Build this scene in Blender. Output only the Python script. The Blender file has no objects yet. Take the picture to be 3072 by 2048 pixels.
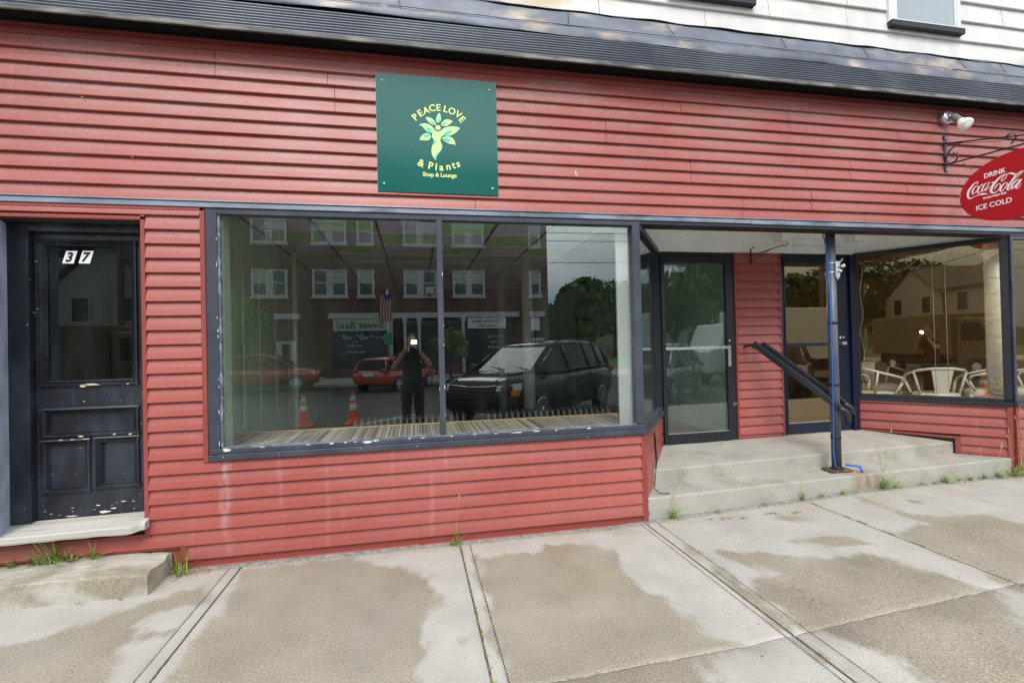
import bpy, bmesh, math, random
from mathutils import Vector, Matrix, noise
random.seed(7)
R = math.radians
scene = bpy.context.scene
# ---------------------------------------------------------------- camera
cd = bpy.data.cameras.new('camera')
cam = bpy.data.objects.new('camera', cd)
scene.collection.objects.link(cam)
cd.sensor_width = 36.0
cd.lens = 17.145
cd.clip_start = 0.02
cd.clip_end = 600
_r = Vector((0.98025, -0.196388, -0.023264)); _u = Vector((0.020825, -0.014477, 0.999678)); _f = Vector((0.196661, 0.980419, 0.010101))
cam.matrix_world = Matrix(((_r.x, _u.x, -_f.x, 0.0), (_r.y, _u.y, -_f.y, -3.8689), (_r.z, _u.z, -_f.z, 1.52), (0, 0, 0, 1)))
scene.camera = cam
# ---------------------------------------------------------------- light
SUN_DIR = Vector((-0.12, -0.66, 0.76)).normalized()      # towards the sun (behind the thick cloud)
world = bpy.data.worlds.new("World"); scene.world = world; world.use_nodes = True
wn = world.node_tree.nodes; wl = world.node_tree.links
wn.clear()
wo = wn.new('ShaderNodeOutputWorld'); mixs = wn.new('ShaderNodeMixShader')
sky = wn.new('ShaderNodeTexSky'); sky.sky_type = 'NISHITA'; sky.sun_disc = False
sky.sun_elevation = math.asin(SUN_DIR.z); sky.sun_rotation = math.atan2(SUN_DIR.x, SUN_DIR.y)
b1 = wn.new('ShaderNodeBackground'); b1.inputs[1].default_value = 0.11
wl.new(sky.outputs[0], b1.inputs[0])
tc = wn.new('ShaderNodeTexCoord')
mp = wn.new('ShaderNodeMapping'); mp.inputs['Scale'].default_value = (1.2, 1.2, 3.2)
wl.new(tc.outputs['Generated'], mp.inputs[0])
nz = wn.new('ShaderNodeTexNoise'); nz.inputs['Scale'].default_value = 2.2; nz.inputs['Detail'].default_value = 7; nz.inputs['Roughness'].default_value = .52
wl.new(mp.outputs[0], nz.inputs['Vector'])
sep = wn.new('ShaderNodeSeparateXYZ'); wl.new(tc.outputs['Generated'], sep.inputs[0])
elev = wn.new('ShaderNodeMapRange'); elev.inputs['From Min'].default_value = -.02; elev.inputs['From Max'].default_value = .55
wl.new(sep.outputs['Z'], elev.inputs[0])
cr = wn.new('ShaderNodeValToRGB')
cr.color_ramp.elements[0].position = 0; cr.color_ramp.elements[0].color = (.26, .32, .40, 1)
cr.color_ramp.elements[1].position = 1; cr.color_ramp.elements[1].color = (1.12, 1.14, 1.18, 1)
e = cr.color_ramp.elements.new(.19); e.color = (.34, .42, .54, 1)
e = cr.color_ramp.elements.new(.38); e.color = (1.30, 1.36, 1.42, 1)
wl.new(elev.outputs[0], cr.inputs[0])
nr = wn.new('ShaderNodeMapRange'); nr.inputs['From Min'].default_value = .35; nr.inputs['From Max'].default_value = .68
nr.inputs['To Min'].default_value = .72; nr.inputs['To Max'].default_value = 1.25
wl.new(nz.outputs['Fac'], nr.inputs[0])
mul = wn.new('ShaderNodeMixRGB'); mul.blend_type = 'MULTIPLY'; mul.inputs[0].default_value = 1
wl.new(cr.outputs[0], mul.inputs[1]); wl.new(nr.outputs[0], mul.inputs[2])
b2 = wn.new('ShaderNodeBackground'); b2.inputs[1].default_value = 1.3
wl.new(mul.outputs[0], b2.inputs[0])
mixs.inputs[0].default_value = .9
wl.new(b1.outputs[0], mixs.inputs[1]); wl.new(b2.outputs[0], mixs.inputs[2]); wl.new(mixs.outputs[0], wo.inputs[0])
sd = bpy.data.lights.new('sun', 'SUN'); sd.energy = 2.1; sd.angle = R(24); sd.color = (1, .98, .94)
sun = bpy.data.objects.new('sun', sd); scene.collection.objects.link(sun)
sun.rotation_euler = (-SUN_DIR).to_track_quat('-Z', 'Y').to_euler()
scene.view_settings.view_transform = 'Standard'; scene.view_settings.look = 'None'
scene.view_settings.exposure = 0.33; scene.view_settings.gamma = 1
scene.cycles.max_bounces = 10; scene.cycles.transparent_max_bounces = 24; scene.cycles.glossy_bounces = 5
# ---------------------------------------------------------------- measured data (metres)
COKEL=[[(-0.2956,2.9223,0.0058),(-0.3084,2.9307,0.0052),(-0.3074,2.9421,0.0041),(-0.2963,2.9442,0.0058),(-0.2734,2.9312,0.0116),(-0.2501,2.9085,0.0174),(-0.2292,2.8799,0.0203),(-0.2211,2.847,0.0188),(-0.226,2.8197,0.0159),(-0.2414,2.807,0.0101),(-0.2643,2.8113,0.0064),(-0.2926,2.817,0.0052),(-0.315,2.8227,0.0101),(-0.3423,2.8173,0.0174),(-0.3613,2.8145,0.0116),(-0.3879,2.7991,0.0017)],[(-0.3007,2.9047,0.0041),(-0.2839,2.9039,0.0087),(-0.2663,2.8809,0.0145),(-0.2586,2.8578,0.0131),(-0.2638,2.8418,0.0073),(-0.2794,2.8465,0.0058),(-0.2968,2.8648,0.0058),(-0.3071,2.8868,0.0064),(-0.3049,2.9049,0.0046),(-0.2952,2.9081,0.0041)],[(-0.3445,2.8935,0.0046),(-0.3476,2.905,0.0046),(-0.3367,2.9055,0.0064),(-0.3197,2.8891,0.0116),(-0.3051,2.8653,0.0145),(-0.3018,2.8474,0.0116),(-0.3127,2.8408,0.0064),(-0.3324,2.8534,0.0041)],[(-0.3749,2.9085,0.0052),(-0.3937,2.9084,0.0046),(-0.3666,2.905,0.0087),(-0.3497,2.8824,0.0116),(-0.338,2.8579,0.0116),(-0.339,2.8435,0.0073),(-0.3542,2.8496,0.0052),(-0.3766,2.8767,0.0058),(-0.3989,2.9036,0.0041)],[(-0.4004,2.9093,0.0087),(-0.3821,2.8781,0.0131),(-0.3651,2.8524,0.0131),(-0.3649,2.8431,0.0087),(-0.3758,2.8459,0.0052),(-0.4033,2.8711,0.0029)],[(-0.416,2.8985,0.0099),(-0.4345,2.8978,0.0099)],[(-0.4902,2.8943,0.0052),(-0.4937,2.884,0.0052),(-0.5157,2.8977,0.0052),(-0.5289,2.9173,0.0058),(-0.5293,2.9322,0.0052),(-0.5193,2.9358,0.0058),(-0.4938,2.9326,0.0087),(-0.4649,2.9121,0.0159),(-0.4353,2.8822,0.0203),(-0.4132,2.8463,0.0217),(-0.4098,2.8195,0.0203),(-0.4252,2.8039,0.0131),(-0.4461,2.8019,0.0064),(-0.4701,2.8218,0.0052),(-0.4824,2.8482,0.0058),(-0.4791,2.8661,0.0052),(-0.4663,2.8688,0.0064),(-0.4475,2.8505,0.0087),(-0.4351,2.8269,0.0017)],[(-0.4902,2.8943,0.0058),(-0.5011,2.9209,0.0064),(-0.5193,2.9328,0.0046)],[(-0.5319,2.9343,0.0041),(-0.5495,2.9357,0.0087),(-0.5692,2.9287,0.0145),(-0.5885,2.9145,0.0131),(-0.6052,2.9026,0.0087)],[(-0.5273,2.8606,0.0046),(-0.5121,2.8597,0.0087),(-0.4912,2.8393,0.0159),(-0.4802,2.8155,0.0159),(-0.4849,2.7988,0.0087),(-0.503,2.8052,0.0064),(-0.5213,2.8264,0.0064),(-0.5333,2.8496,0.0064),(-0.5299,2.8628,0.0052)],[(-0.5317,2.8381,0.0035),(-0.5698,2.8614,0.0035),(-0.6072,2.8842,0.0041),(-0.6318,2.9022,0.0052),(-0.6478,2.9171,0.0064),(-0.6444,2.9241,0.0058),(-0.6274,2.9184,0.0087),(-0.5953,2.8972,0.0145),(-0.5622,2.855,0.0174),(-0.5388,2.8207,0.0174),(-0.5331,2.7985,0.0131),(-0.543,2.7924,0.0073),(-0.5608,2.8076,0.0041)],[(-0.6209,2.8559,0.0064),(-0.604,2.8587,0.0087),(-0.579,2.8404,0.0145),(-0.5635,2.8127,0.0145),(-0.5654,2.7941,0.0087),(-0.5805,2.8042,0.0064),(-0.6057,2.8315,0.0058),(-0.6232,2.8521,0.0041)],[(-0.6377,2.856,0.0116),(-0.6128,2.8261,0.0174),(-0.5951,2.8024,0.0174),(-0.5996,2.7876,0.0087),(-0.6167,2.7924,0.0052),(-0.6343,2.819,0.0023)]]
ARCTOP=[('P',0.0444,3.3156,42),('E',0.0831,3.3486,33),('A',0.1281,3.3735,20),('C',0.1754,3.3956,8),('E',0.2247,3.4023,0),('L',0.2827,3.3943,-13),('O',0.33,3.3816,-20),('V',0.3795,3.3588,-32),('E',0.4092,3.3214,-48)]
ARCBOT=[('&',0.0833,2.9579,-22),('P',0.1572,2.9422,-10),('l',0.1976,2.9355,-5),('a',0.2381,2.9258,0),('n',0.2921,2.935,6),('t',0.3335,2.9519,11),('s',0.3707,2.9608,15)]
SHOP=(0.224,2.8682)
LOGO={'body':[(0.0697,3.2548),(0.0919,3.2671),(0.1217,3.2713),(0.1471,3.2665),(0.1681,3.2527),(0.1848,3.2343),(0.2015,3.2158),(0.2185,3.2125),(0.2402,3.2226),(0.2621,3.2415),(0.2882,3.2541),(0.323,3.2599),(0.3621,3.2612),(0.3902,3.252),(0.37,3.2266),(0.3434,3.203),(0.3127,3.188),(0.2824,3.183),(0.2566,3.1867),(0.2412,3.1683),(0.232,3.1416),(0.2423,3.1205),(0.2482,3.0947),(0.239,3.0681),(0.2191,3.0409),(0.2036,3.0183),(0.1965,2.9854),(0.1798,3.004),(0.1655,3.0336),(0.1629,3.0681),(0.1712,3.0989),(0.1824,3.1256),(0.182,3.1473),(0.1713,3.164),(0.1701,3.1856),(0.1733,3.1979),(0.1499,3.1995),(0.1247,3.213),(0.1082,3.2336),(0.0916,3.2498)],'teal1':[(0.1252,3.239),(0.1464,3.2361),(0.1631,3.2198),(0.1712,3.2008),(0.15,3.2038),(0.1333,3.2179)],'teal2':[(0.261,3.1913),(0.2743,3.2096),(0.3005,3.2243),(0.3267,3.2326),(0.3176,3.2123),(0.2999,3.1937),(0.2738,3.1855)],'teal3':[(0.1828,3.143),(0.1999,3.144),(0.1974,3.1265),(0.1821,3.1082),(0.178,3.1167)],'teal4':[(0.1966,2.9875),(0.1863,3.0087),(0.2019,3.0356),(0.228,3.0544),(0.2103,3.0317),(0.2035,3.014)],'l1':[(0.1227,3.319),(0.1482,3.3207),(0.1736,3.3117),(0.1945,3.2914),(0.2046,3.2616),(0.1811,3.2622),(0.16,3.2717),(0.1433,3.2879)],'l1t':[(0.1604,3.2934),(0.1816,3.2862),(0.2003,3.2635),(0.1812,3.2666),(0.1643,3.2763)],'l2':[(0.2295,3.3634),(0.2406,3.3424),(0.243,3.3121),(0.233,3.2853),(0.2114,3.2817),(0.2034,3.305),(0.2105,3.336)],'l2t':[(0.2186,3.3148),(0.2273,3.3197),(0.2333,3.3027),(0.2321,3.2861),(0.2158,3.2841)],'l3':[(0.3347,3.3022),(0.3111,3.3124),(0.2852,3.3141),(0.2612,3.3003),(0.2435,3.2773),(0.2389,3.2639),(0.2625,3.2589),(0.2884,3.2628),(0.3104,3.2774)],'l3t':[(0.2411,3.2662),(0.2544,3.2824),(0.2761,3.2926),(0.2847,3.2888),(0.2714,3.2748),(0.2496,3.2611)],'l4':[(0.0732,3.1372),(0.0856,3.1673),(0.1072,3.1881),(0.1328,3.1962),(0.1539,3.1867),(0.1642,3.1722),(0.1531,3.1498),(0.1316,3.1377),(0.1019,3.1381)],'l4t':[(0.1027,3.177),(0.1284,3.1873),(0.1538,3.1802),(0.1621,3.1721),(0.1364,3.1661),(0.1066,3.16)],'l5':[(0.3523,3.1138),(0.3464,3.1441),(0.3296,3.1694),(0.3039,3.1787),(0.2736,3.1768),(0.2519,3.1689),(0.2494,3.1535),(0.2727,3.1353),(0.3026,3.1218),(0.3329,3.1214)],'l5t':[(0.2516,3.1559),(0.2648,3.1654),(0.2906,3.1626),(0.3162,3.1467),(0.3029,3.1328),(0.2728,3.1397)]}
HEAD=(0.2178,3.2408)
WET=[[(-2.604,-0.771),(-2.188,-0.775),(-2.062,-0.748),(-1.941,-0.677),(-1.738,-0.523),(-1.531,-0.391),(-1.364,-0.249),(-1.313,-0.216),(-1.31,-0.583),(-1.514,-0.605),(-1.534,-0.736),(-1.513,-0.858),(-1.511,-0.938),(-1.481,-1.065),(-1.414,-1.257),(-1.34,-1.504),(-2.148,-1.316)],[(-1.496,-0.862),(-1.478,-0.821),(-1.385,-0.836),(-1.274,-0.819),(-1.289,-0.859),(-1.372,-0.899),(-1.458,-0.893)],[(-1.212,-0.206),(-1.18,-0.116),(-0.612,-0.075),(-0.562,-0.06),(-0.492,-0.078),(-0.413,-0.181),(-0.239,-0.304),(-0.042,-0.38),(0.102,-0.607),(0.095,-0.776),(0.096,-0.983),(0.065,-1.077),(0.029,-1.133),(0.01,-1.262),(0.031,-1.401),(0.006,-1.481),(0.026,-1.596),(0.02,-1.82),(-1.158,-1.631),(-1.148,-1.319)],[(0.157,-1.283),(0.2,-1.257),(0.248,-1.284),(0.234,-1.337),(0.185,-1.339)],[(0.05,-1.272),(0.114,-1.301),(0.103,-1.366),(0.047,-1.366)],[(0.097,-0.745),(0.164,-0.773),(0.144,-0.941),(0.088,-0.946)],[(0.402,-0.39),(0.563,-0.322),(0.821,-0.346),(0.953,-0.262),(1.217,-0.269),(1.423,-0.458),(1.371,-0.715),(1.343,-0.875),(1.371,-1.022),(1.473,-1.304),(1.453,-1.539),(1.56,-1.649),(1.582,-1.681),(1.242,-1.709),(1.378,-1.76),(1.348,-1.834),(1.342,-1.907),(1.26,-2.064),(0.389,-1.989),(0.381,-1.68),(0.386,-1.421),(0.381,-0.944)],[(2.015,-0.706),(2.148,-0.697),(2.305,-0.78),(2.442,-0.895),(2.588,-0.959),(2.703,-1.025),(2.817,-1.039),(2.993,-0.994),(3.087,-1.133),(3.108,-1.287),(3.182,-1.467),(3.188,-1.591),(3.223,-1.678),(3.131,-1.754),(3.046,-1.874),(2.949,-2.12),(2.429,-2.421),(2.097,-2.327),(2.163,-2.132),(2.159,-2.08),(2.151,-2.023),(2.163,-1.944),(2.147,-1.877),(2.059,-1.785),(1.96,-1.713),(1.936,-1.678),(1.943,-1.606),(1.973,-1.454),(1.966,-1.308),(2.035,-1.15),(2.221,-1.102),(2.21,-1.029)],[(2.659,-0.701),(2.909,-0.698),(3.074,-0.758),(3.146,-0.876),(3.155,-0.967),(2.995,-0.967),(2.861,-0.863),(2.68,-0.769)],[(3.895,-0.111),(3.971,-0.306),(3.924,-0.582),(4.05,-0.707),(4.406,-0.794),(4.488,-0.996),(4.644,-1.463),(3.282,-2.157),(3.325,-1.729),(3.307,-1.63),(3.389,-1.45),(3.414,-1.296),(3.442,-1.069),(3.432,-0.918),(3.604,-0.822),(3.832,-0.805),(3.827,-0.545),(3.855,-0.26)],[(2.856,-0.33),(3.069,-0.293),(3.114,-0.446),(2.966,-0.446)],[(4.194,-0.303),(4.293,-0.389),(4.249,-0.504),(4.14,-0.418)],[(0.382,-0.275),(0.365,-0.843),(0.365,-1.347),(0.378,-1.679),(0.42,-1.689),(0.417,-1.288),(0.408,-0.75),(0.416,-0.284)],[(1.931,-0.532),(1.881,-1.033),(1.842,-1.677),(1.811,-2.029),(1.888,-2.051),(1.921,-1.673),(1.981,-1.021),(1.995,-0.555)]]
NUM=[[(-2.4235,2.2753),(-2.3544,2.2764),(-2.38,2.1857),(-2.4503,2.1866)],[(-2.3218,2.2769),(-2.2526,2.278),(-2.2786,2.1868),(-2.3489,2.1877)]]
WEEDS=[(-2.627,0.014,0.15),(-2.507,0.037,0.15),(-2.426,0.032,0.15),(-2.337,0.031,0.15),(-2.29,0.036,0.15),(-1.641,-0.016,0.02),(-1.624,-0.105,0.0),(0.29,-0.113,0),(2.121,0.082,0.01),(3.449,0.099,0.03),(3.65,0.092,0.04),(3.823,0.063,0.05),(4.276,0.029,0.07),(4.446,0.095,0.07),(4.936,0.098,0.08),(5.117,0.07,0.09),(5.376,0.123,0.09),(5.512,0.044,0.1),(5.834,0.082,0.1),(5.967,0.112,0.1),(4.657,0.057,0.08),(-1.861,-0.345,0),(-1.781,-0.3,0),(0.325,-1.165,0),(0.328,-1.452,0),(0.331,-1.543,0),(2.523,0.123,0.02),(3.016,0.034,0.02)]
# ---------------------------------------------------------------- materials
MATS = {}
def nodes_of(m):
    return m.node_tree.nodes, m.node_tree.links
def mat(name, col, rough=.6, metal=0.0, var=0.0, vscale=4.0, vstretch=(1, 1, 1), bump=0.0, bscale=60.0, bstretch=(1, 1, 1),
        col2=None, c2scale=3.0, c2stretch=(1, 1, 1), c2lo=.5, c2hi=.6, coat=0.0, spec=.5, emit=None, estr=0.0, speck=None, spscale=120, splo=.62, spec_amt=1.0):
    if name in MATS: return MATS[name]
    m = bpy.data.materials.new(name); m.use_nodes = True
    n, l = nodes_of(m); bs = n['Principled BSDF']
    bs.inputs['Roughness'].default_value = rough; bs.inputs['Metallic'].default_value = metal
    bs.inputs['Specular IOR Level'].default_value = spec
    if coat: bs.inputs['Coat Weight'].default_value = coat; bs.inputs['Coat Roughness'].default_value = .08
    tcn = n.new('ShaderNodeTexCoord')
    def noise_(scale, stretch, detail=5):
        mpn = n.new('ShaderNodeMapping'); mpn.inputs['Scale'].default_value = stretch
        l.new(tcn.outputs['Object'], mpn.inputs[0])
        t = n.new('ShaderNodeTexNoise'); t.inputs['Scale'].default_value = scale; t.inputs['Detail'].default_value = detail
        l.new(mpn.outputs[0], t.inputs['Vector']); return t.outputs['Fac']
    def mrange(src, a, b, c, d):
        q = n.new('ShaderNodeMapRange'); q.inputs['From Min'].default_value = a; q.inputs['From Max'].default_value = b
        q.inputs['To Min'].default_value = c; q.inputs['To Max'].default_value = d; l.new(src, q.inputs[0]); return q.outputs[0]
    rgb = n.new('ShaderNodeRGB'); rgb.outputs[0].default_value = (*col, 1); cur = rgb.outputs[0]
    if col2 is not None:
        f = mrange(noise_(c2scale, c2stretch, 8), c2lo, c2hi, 0, 1)
        mx = n.new('ShaderNodeMixRGB'); l.new(f, mx.inputs[0]); l.new(cur, mx.inputs[1]); mx.inputs[2].default_value = (*col2, 1); cur = mx.outputs[0]
    if speck is not None:
        f = mrange(noise_(spscale, (1, 1, 1), 2), splo, splo + .04, 0, spec_amt)
        mx = n.new('ShaderNodeMixRGB'); l.new(f, mx.inputs[0]); l.new(cur, mx.inputs[1]); mx.inputs[2].default_value = (*speck, 1); cur = mx.outputs[0]
    if var:
        f = mrange(noise_(vscale, vstretch), .3, .7, 1 - var, 1 + var)
        mx = n.new('ShaderNodeMixRGB'); mx.blend_type = 'MULTIPLY'; mx.inputs[0].default_value = 1
        l.new(cur, mx.inputs[1]); l.new(f, mx.inputs[2]); cur = mx.outputs[0]
    l.new(cur, bs.inputs['Base Color'])
    if bump:
        b = n.new('ShaderNodeBump'); b.inputs['Strength'].default_value = 1; b.inputs['Distance'].default_value = bump
        l.new(noise_(bscale, bstretch, 4), b.inputs['Height']); l.new(b.outputs[0], bs.inputs['Normal'])
    if emit:
        bs.inputs['Emission Color'].default_value = (*emit, 1); bs.inputs['Emission Strength'].default_value = estr
    MATS[name] = m; return m
def glass_mat(name, tint, ior, dust=.02, dustcol=(.8, .85, .85), refl=(.95, 1, .98)):
    m = bpy.data.materials.new(name); m.use_nodes = True; n, l = nodes_of(m); n.clear()
    o = n.new('ShaderNodeOutputMaterial'); tr = n.new('ShaderNodeBsdfTransparent'); tr.inputs[0].default_value = (*tint, 1)
    gl = n.new('ShaderNodeBsdfGlossy'); gl.inputs['Roughness'].default_value = 0.0; gl.inputs[0].default_value = (*refl, 1)
    lw = n.new('ShaderNodeLayerWeight'); lw.inputs[0].default_value = .5; f0 = ((ior - 1) / (ior + 1)) ** 2
    pw = n.new('ShaderNodeMath'); pw.operation = 'POWER'; l.new(lw.outputs['Facing'], pw.inputs[0]); pw.inputs[1].default_value = 5
    fr = n.new('ShaderNodeMath'); fr.operation = 'MULTIPLY_ADD'; l.new(pw.outputs[0], fr.inputs[0]); fr.inputs[1].default_value = 1 - f0; fr.inputs[2].default_value = f0
    mx = n.new('ShaderNodeMixShader'); l.new(fr.outputs[0], mx.inputs[0]); l.new(tr.outputs[0], mx.inputs[1]); l.new(gl.outputs[0], mx.inputs[2])
    df = n.new('ShaderNodeBsdfDiffuse'); df.inputs[0].default_value = (*dustcol, 1)
    tcn = n.new('ShaderNodeTexCoord'); nz1 = n.new('ShaderNodeTexNoise'); nz1.inputs['Scale'].default_value = 2.5; nz1.inputs['Detail'].default_value = 8
    mpn = n.new('ShaderNodeMapping'); mpn.inputs['Scale'].default_value = (2.5, 2.5, .7); l.new(tcn.outputs['Object'], mpn.inputs[0]); l.new(mpn.outputs[0], nz1.inputs['Vector'])
    vo = n.new('ShaderNodeTexVoronoi'); vo.inputs['Scale'].default_value = 38; l.new(tcn.outputs['Object'], vo.inputs['Vector'])
    r1 = n.new('ShaderNodeMapRange'); r1.inputs['From Min'].default_value = .35; r1.inputs['From Max'].default_value = .8; r1.inputs['To Min'].default_value = 0; r1.inputs['To Max'].default_value = dust * 2.2; l.new(nz1.outputs['Fac'], r1.inputs[0])
    r2 = n.new('ShaderNodeMapRange'); r2.inputs['From Min'].default_value = .06; r2.inputs['From Max'].default_value = .035; r2.inputs['To Min'].default_value = 0; r2.inputs['To Max'].default_value = .5; l.new(vo.outputs['Distance'], r2.inputs[0])
    nz2 = n.new('ShaderNodeTexNoise'); nz2.inputs['Scale'].default_value = 3.1; l.new(tcn.outputs['Object'], nz2.inputs['Vector'])
    g2 = n.new('ShaderNodeMapRange'); g2.inputs['From Min'].default_value = .55; g2.inputs['From Max'].default_value = .7; l.new(nz2.outputs['Fac'], g2.inputs[0])
    mm = n.new('ShaderNodeMath'); mm.operation = 'MULTIPLY'; l.new(r2.outputs[0], mm.inputs[0]); l.new(g2.outputs[0], mm.inputs[1])
    ad = n.new('ShaderNodeMath'); ad.operation = 'ADD'; l.new(r1.outputs[0], ad.inputs[0]); l.new(mm.outputs[0], ad.inputs[1])
    m2 = n.new('ShaderNodeMixShader'); l.new(ad.outputs[0], m2.inputs[0]); l.new(mx.outputs[0], m2.inputs[1]); l.new(df.outputs[0], m2.inputs[2])
    l.new(m2.outputs[0], o.inputs[0]); MATS[name] = m; return m
def red_siding_mat(name='red_siding', shelter=0.0):
    m = bpy.data.materials.new(name); m.use_nodes = True; n, l = nodes_of(m); bs = n['Principled BSDF']
    bs.inputs['Roughness'].default_value = .42; bs.inputs['Specular IOR Level'].default_value = .5
    tcn = n.new('ShaderNodeTexCoord'); sp = n.new('ShaderNodeSeparateXYZ'); l.new(tcn.outputs['Object'], sp.inputs[0])
    def M(op, a, b=None, c=None):
        q = n.new('ShaderNodeMath'); q.operation = op
        for i, v in enumerate((a, b, c)):
            if v is None: continue
            if isinstance(v, (int, float)): q.inputs[i].default_value = v
            else: l.new(v, q.inputs[i])
        return q.outputs[0]
    def MR(src, a, b, c, d):
        q = n.new('ShaderNodeMapRange'); q.inputs['From Min'].default_value = a; q.inputs['From Max'].default_value = b
        q.inputs['To Min'].default_value = c; q.inputs['To Max'].default_value = d; l.new(src, q.inputs[0]); return q.outputs[0]
    def NZ(scale, st, det=6):
        mpn = n.new('ShaderNodeMapping'); mpn.inputs['Scale'].default_value = st; l.new(tcn.outputs['Object'], mpn.inputs[0])
        t = n.new('ShaderNodeTexNoise'); t.inputs['Scale'].default_value = scale; t.inputs['Detail'].default_value = det; l.new(mpn.outputs[0], t.inputs['Vector']); return t.outputs['Fac']
    z = sp.outputs['Z']
    fr = M('FRACT', M('DIVIDE', M('SUBTRACT', M('ADD', z, 10.16), .675), .1016))       # 0 at a course's lip, 1 at its top
    high = MR(z, 2.3, 3.6, .18, .72)                                                    # chalky dust where rain never washes the boards
    patch = MR(NZ(1.6, (1, 1, 2.5), 9), .42, .6, 0, 1)
    fine = MR(NZ(70, (1, 1, .6), 4), .4, .62, .55, 1.15)
    top = MR(fr, .1, .95, .25, 1.15)
    chalk = M('MULTIPLY', M('MULTIPLY', high, top), M('MULTIPLY', fine, M('ADD', M('MULTIPLY', patch, .9), .35)))
    base = n.new('ShaderNodeMixRGB'); l.new(MR(NZ(.9, (1, 1, 1)), .35, .65, 0, 1), base.inputs[0])
    base.inputs[1].default_value = (.285, .050, .039, 1); base.inputs[2].default_value = (.345, .078, .062, 1)
    mx = n.new('ShaderNodeMixRGB'); l.new(chalk, mx.inputs[0]); l.new(base.outputs[0], mx.inputs[1]); mx.inputs[2].default_value = (.32, .205, .190, 1)
    streak = MR(NZ(9, (1.6, 1, .08), 5), .62, .8, 0, .16)
    m2 = n.new('ShaderNodeMixRGB'); l.new(streak, m2.inputs[0]); l.new(mx.outputs[0], m2.inputs[1]); m2.inputs[2].default_value = (.62, .4, .38, 1)
    # dirty splash zone near the pavement
    low = M('MULTIPLY', MR(z, .05, .22, .45, 0), MR(NZ(7, (1, 1, 1)), .3, .7, .3, 1))
    m3 = n.new('ShaderNodeMixRGB'); l.new(low, m3.inputs[0]); l.new(m2.outputs[0], m3.inputs[1]); m3.inputs[2].default_value = (.2, .07, .06, 1)
    sp2 = MR(NZ(150, (1, 1, 1), 2), .74, .77, 0, .55)
    m4 = n.new('ShaderNodeMixRGB'); l.new(sp2, m4.inputs[0]); l.new(m3.outputs[0], m4.inputs[1]); m4.inputs[2].default_value = (.55, .45, .42, 1)
    xs = sp.outputs['X']; last = m4.outputs[0]
    for cx, wd, amt in ((-1.34, .045, .42), (-.98, .03, .12), (.12, .03, .08), (-.55, .02, .08), (1.1, .03, .07)):
        dx = M('ABSOLUTE', M('SUBTRACT', M('ADD', xs, MR(NZ(4, (1, 1, 1)), .3, .7, -.02, .02)), cx))
        fx = MR(dx, 0, wd, amt, 0); fz = M('MULTIPLY', MR(z, .72, .76, 1, 0), MR(z, .08, .55, .15, 1)); fn = MR(NZ(14, (2, 1, .5), 6), .38, .62, .1, 1.2)
        mk = M('MULTIPLY', M('MULTIPLY', fx, fz), fn)
        ms = n.new('ShaderNodeMixRGB'); l.new(mk, ms.inputs[0]); l.new(last, ms.inputs[1]); ms.inputs[2].default_value = (.50, .42, .42, 1); last = ms.outputs[0]
    l.new(last, bs.inputs['Base Color'])
    b = n.new('ShaderNodeBump'); b.inputs['Distance'].default_value = .0012; l.new(NZ(25, (.25, 1, 2.5), 4), b.inputs['Height']); l.new(b.outputs[0], bs.inputs['Normal'])
    MATS[name] = m; return m
RED = red_siding_mat()
REDTRIM = mat('red_trim', (.26, .05, .040), .45, var=.08, vscale=3)
NAVY = mat('navy_grey_paint', (.036, .042, .060), .42, var=.2, vscale=5, bump=.0006, bscale=40, speck=(.35, .36, .36), spscale=42, splo=.76, spec_amt=.5, col2=(.055, .064, .088), c2scale=2, c2lo=.45, c2hi=.7)
NAVYD = mat('black_navy_paint', (.012, .014, .02), .38, var=.25, vscale=7, speck=(.3, .3, .3), spscale=50, splo=.75, spec_amt=.5)
BLACKDOOR = mat('black_door_paint', (.012, .014, .020), .36, var=.3, vscale=6, bump=.0012, bscale=30, bstretch=(.4, 1, 3), speck=(.4, .37, .3), spscale=38, splo=.73, col2=(.028, .034, .046), c2scale=4, c2stretch=(1, 1, .4), c2lo=.5, c2hi=.62)
JAMB = mat('weathered_jamb_paint', (.42, .50, .64), .6, var=.2, vscale=3, col2=(.33, .39, .50), c2scale=4, c2lo=.42, c2hi=.6)
BLUEDOOR = mat('blue_door_paint', (.006, .010, .030), .3, var=.15, vscale=4)
STRIPGREY = mat('grey_flashing_strip', (.24, .27, .33), .4, metal=.3, var=.25, vscale=6, vstretch=(.4, 1, 1), col2=(.12, .14, .18), c2scale=9, c2stretch=(.3, 1, 1), c2lo=.5, c2hi=.65)
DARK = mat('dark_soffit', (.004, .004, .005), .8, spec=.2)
WHITEP = mat('white_paint', (.66, .67, .66), .5, var=.05, vscale=4)
FASCIAW = mat('white_fascia_paint', (.70, .72, .72), .55, var=.06, vscale=3, col2=(.76, .77, .76), c2scale=1.3, c2lo=.45, c2hi=.6)
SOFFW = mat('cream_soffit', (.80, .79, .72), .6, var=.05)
FLAKE = mat('bare_primer_flake', (.72, .73, .72), .6, var=.1, vscale=40)
WOODFLAKE = mat('bare_wood_flake', (.55, .47, .36), .7, var=.2, vscale=60)
GLASSA = glass_mat('shop_glass', (.95, .98, .96), 1.9, .003)
GLASSB = glass_mat('tinted_glass', (.96, .94, .88), 2.0, .003, refl=(.95, .76, .46))
GLASSC = glass_mat('plain_glass', (.9, .95, .95), 1.8, .005)
CORR = mat('corrugated_metal', (.095, .105, .135), .45, metal=.2, var=.2, vscale=3, vstretch=(.5, 1, 1), col2=(.15, .17, .19), c2scale=2.0, c2stretch=(.8, 1, .3), c2lo=.5, c2hi=.72, bump=.0006, bscale=50)
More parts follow.
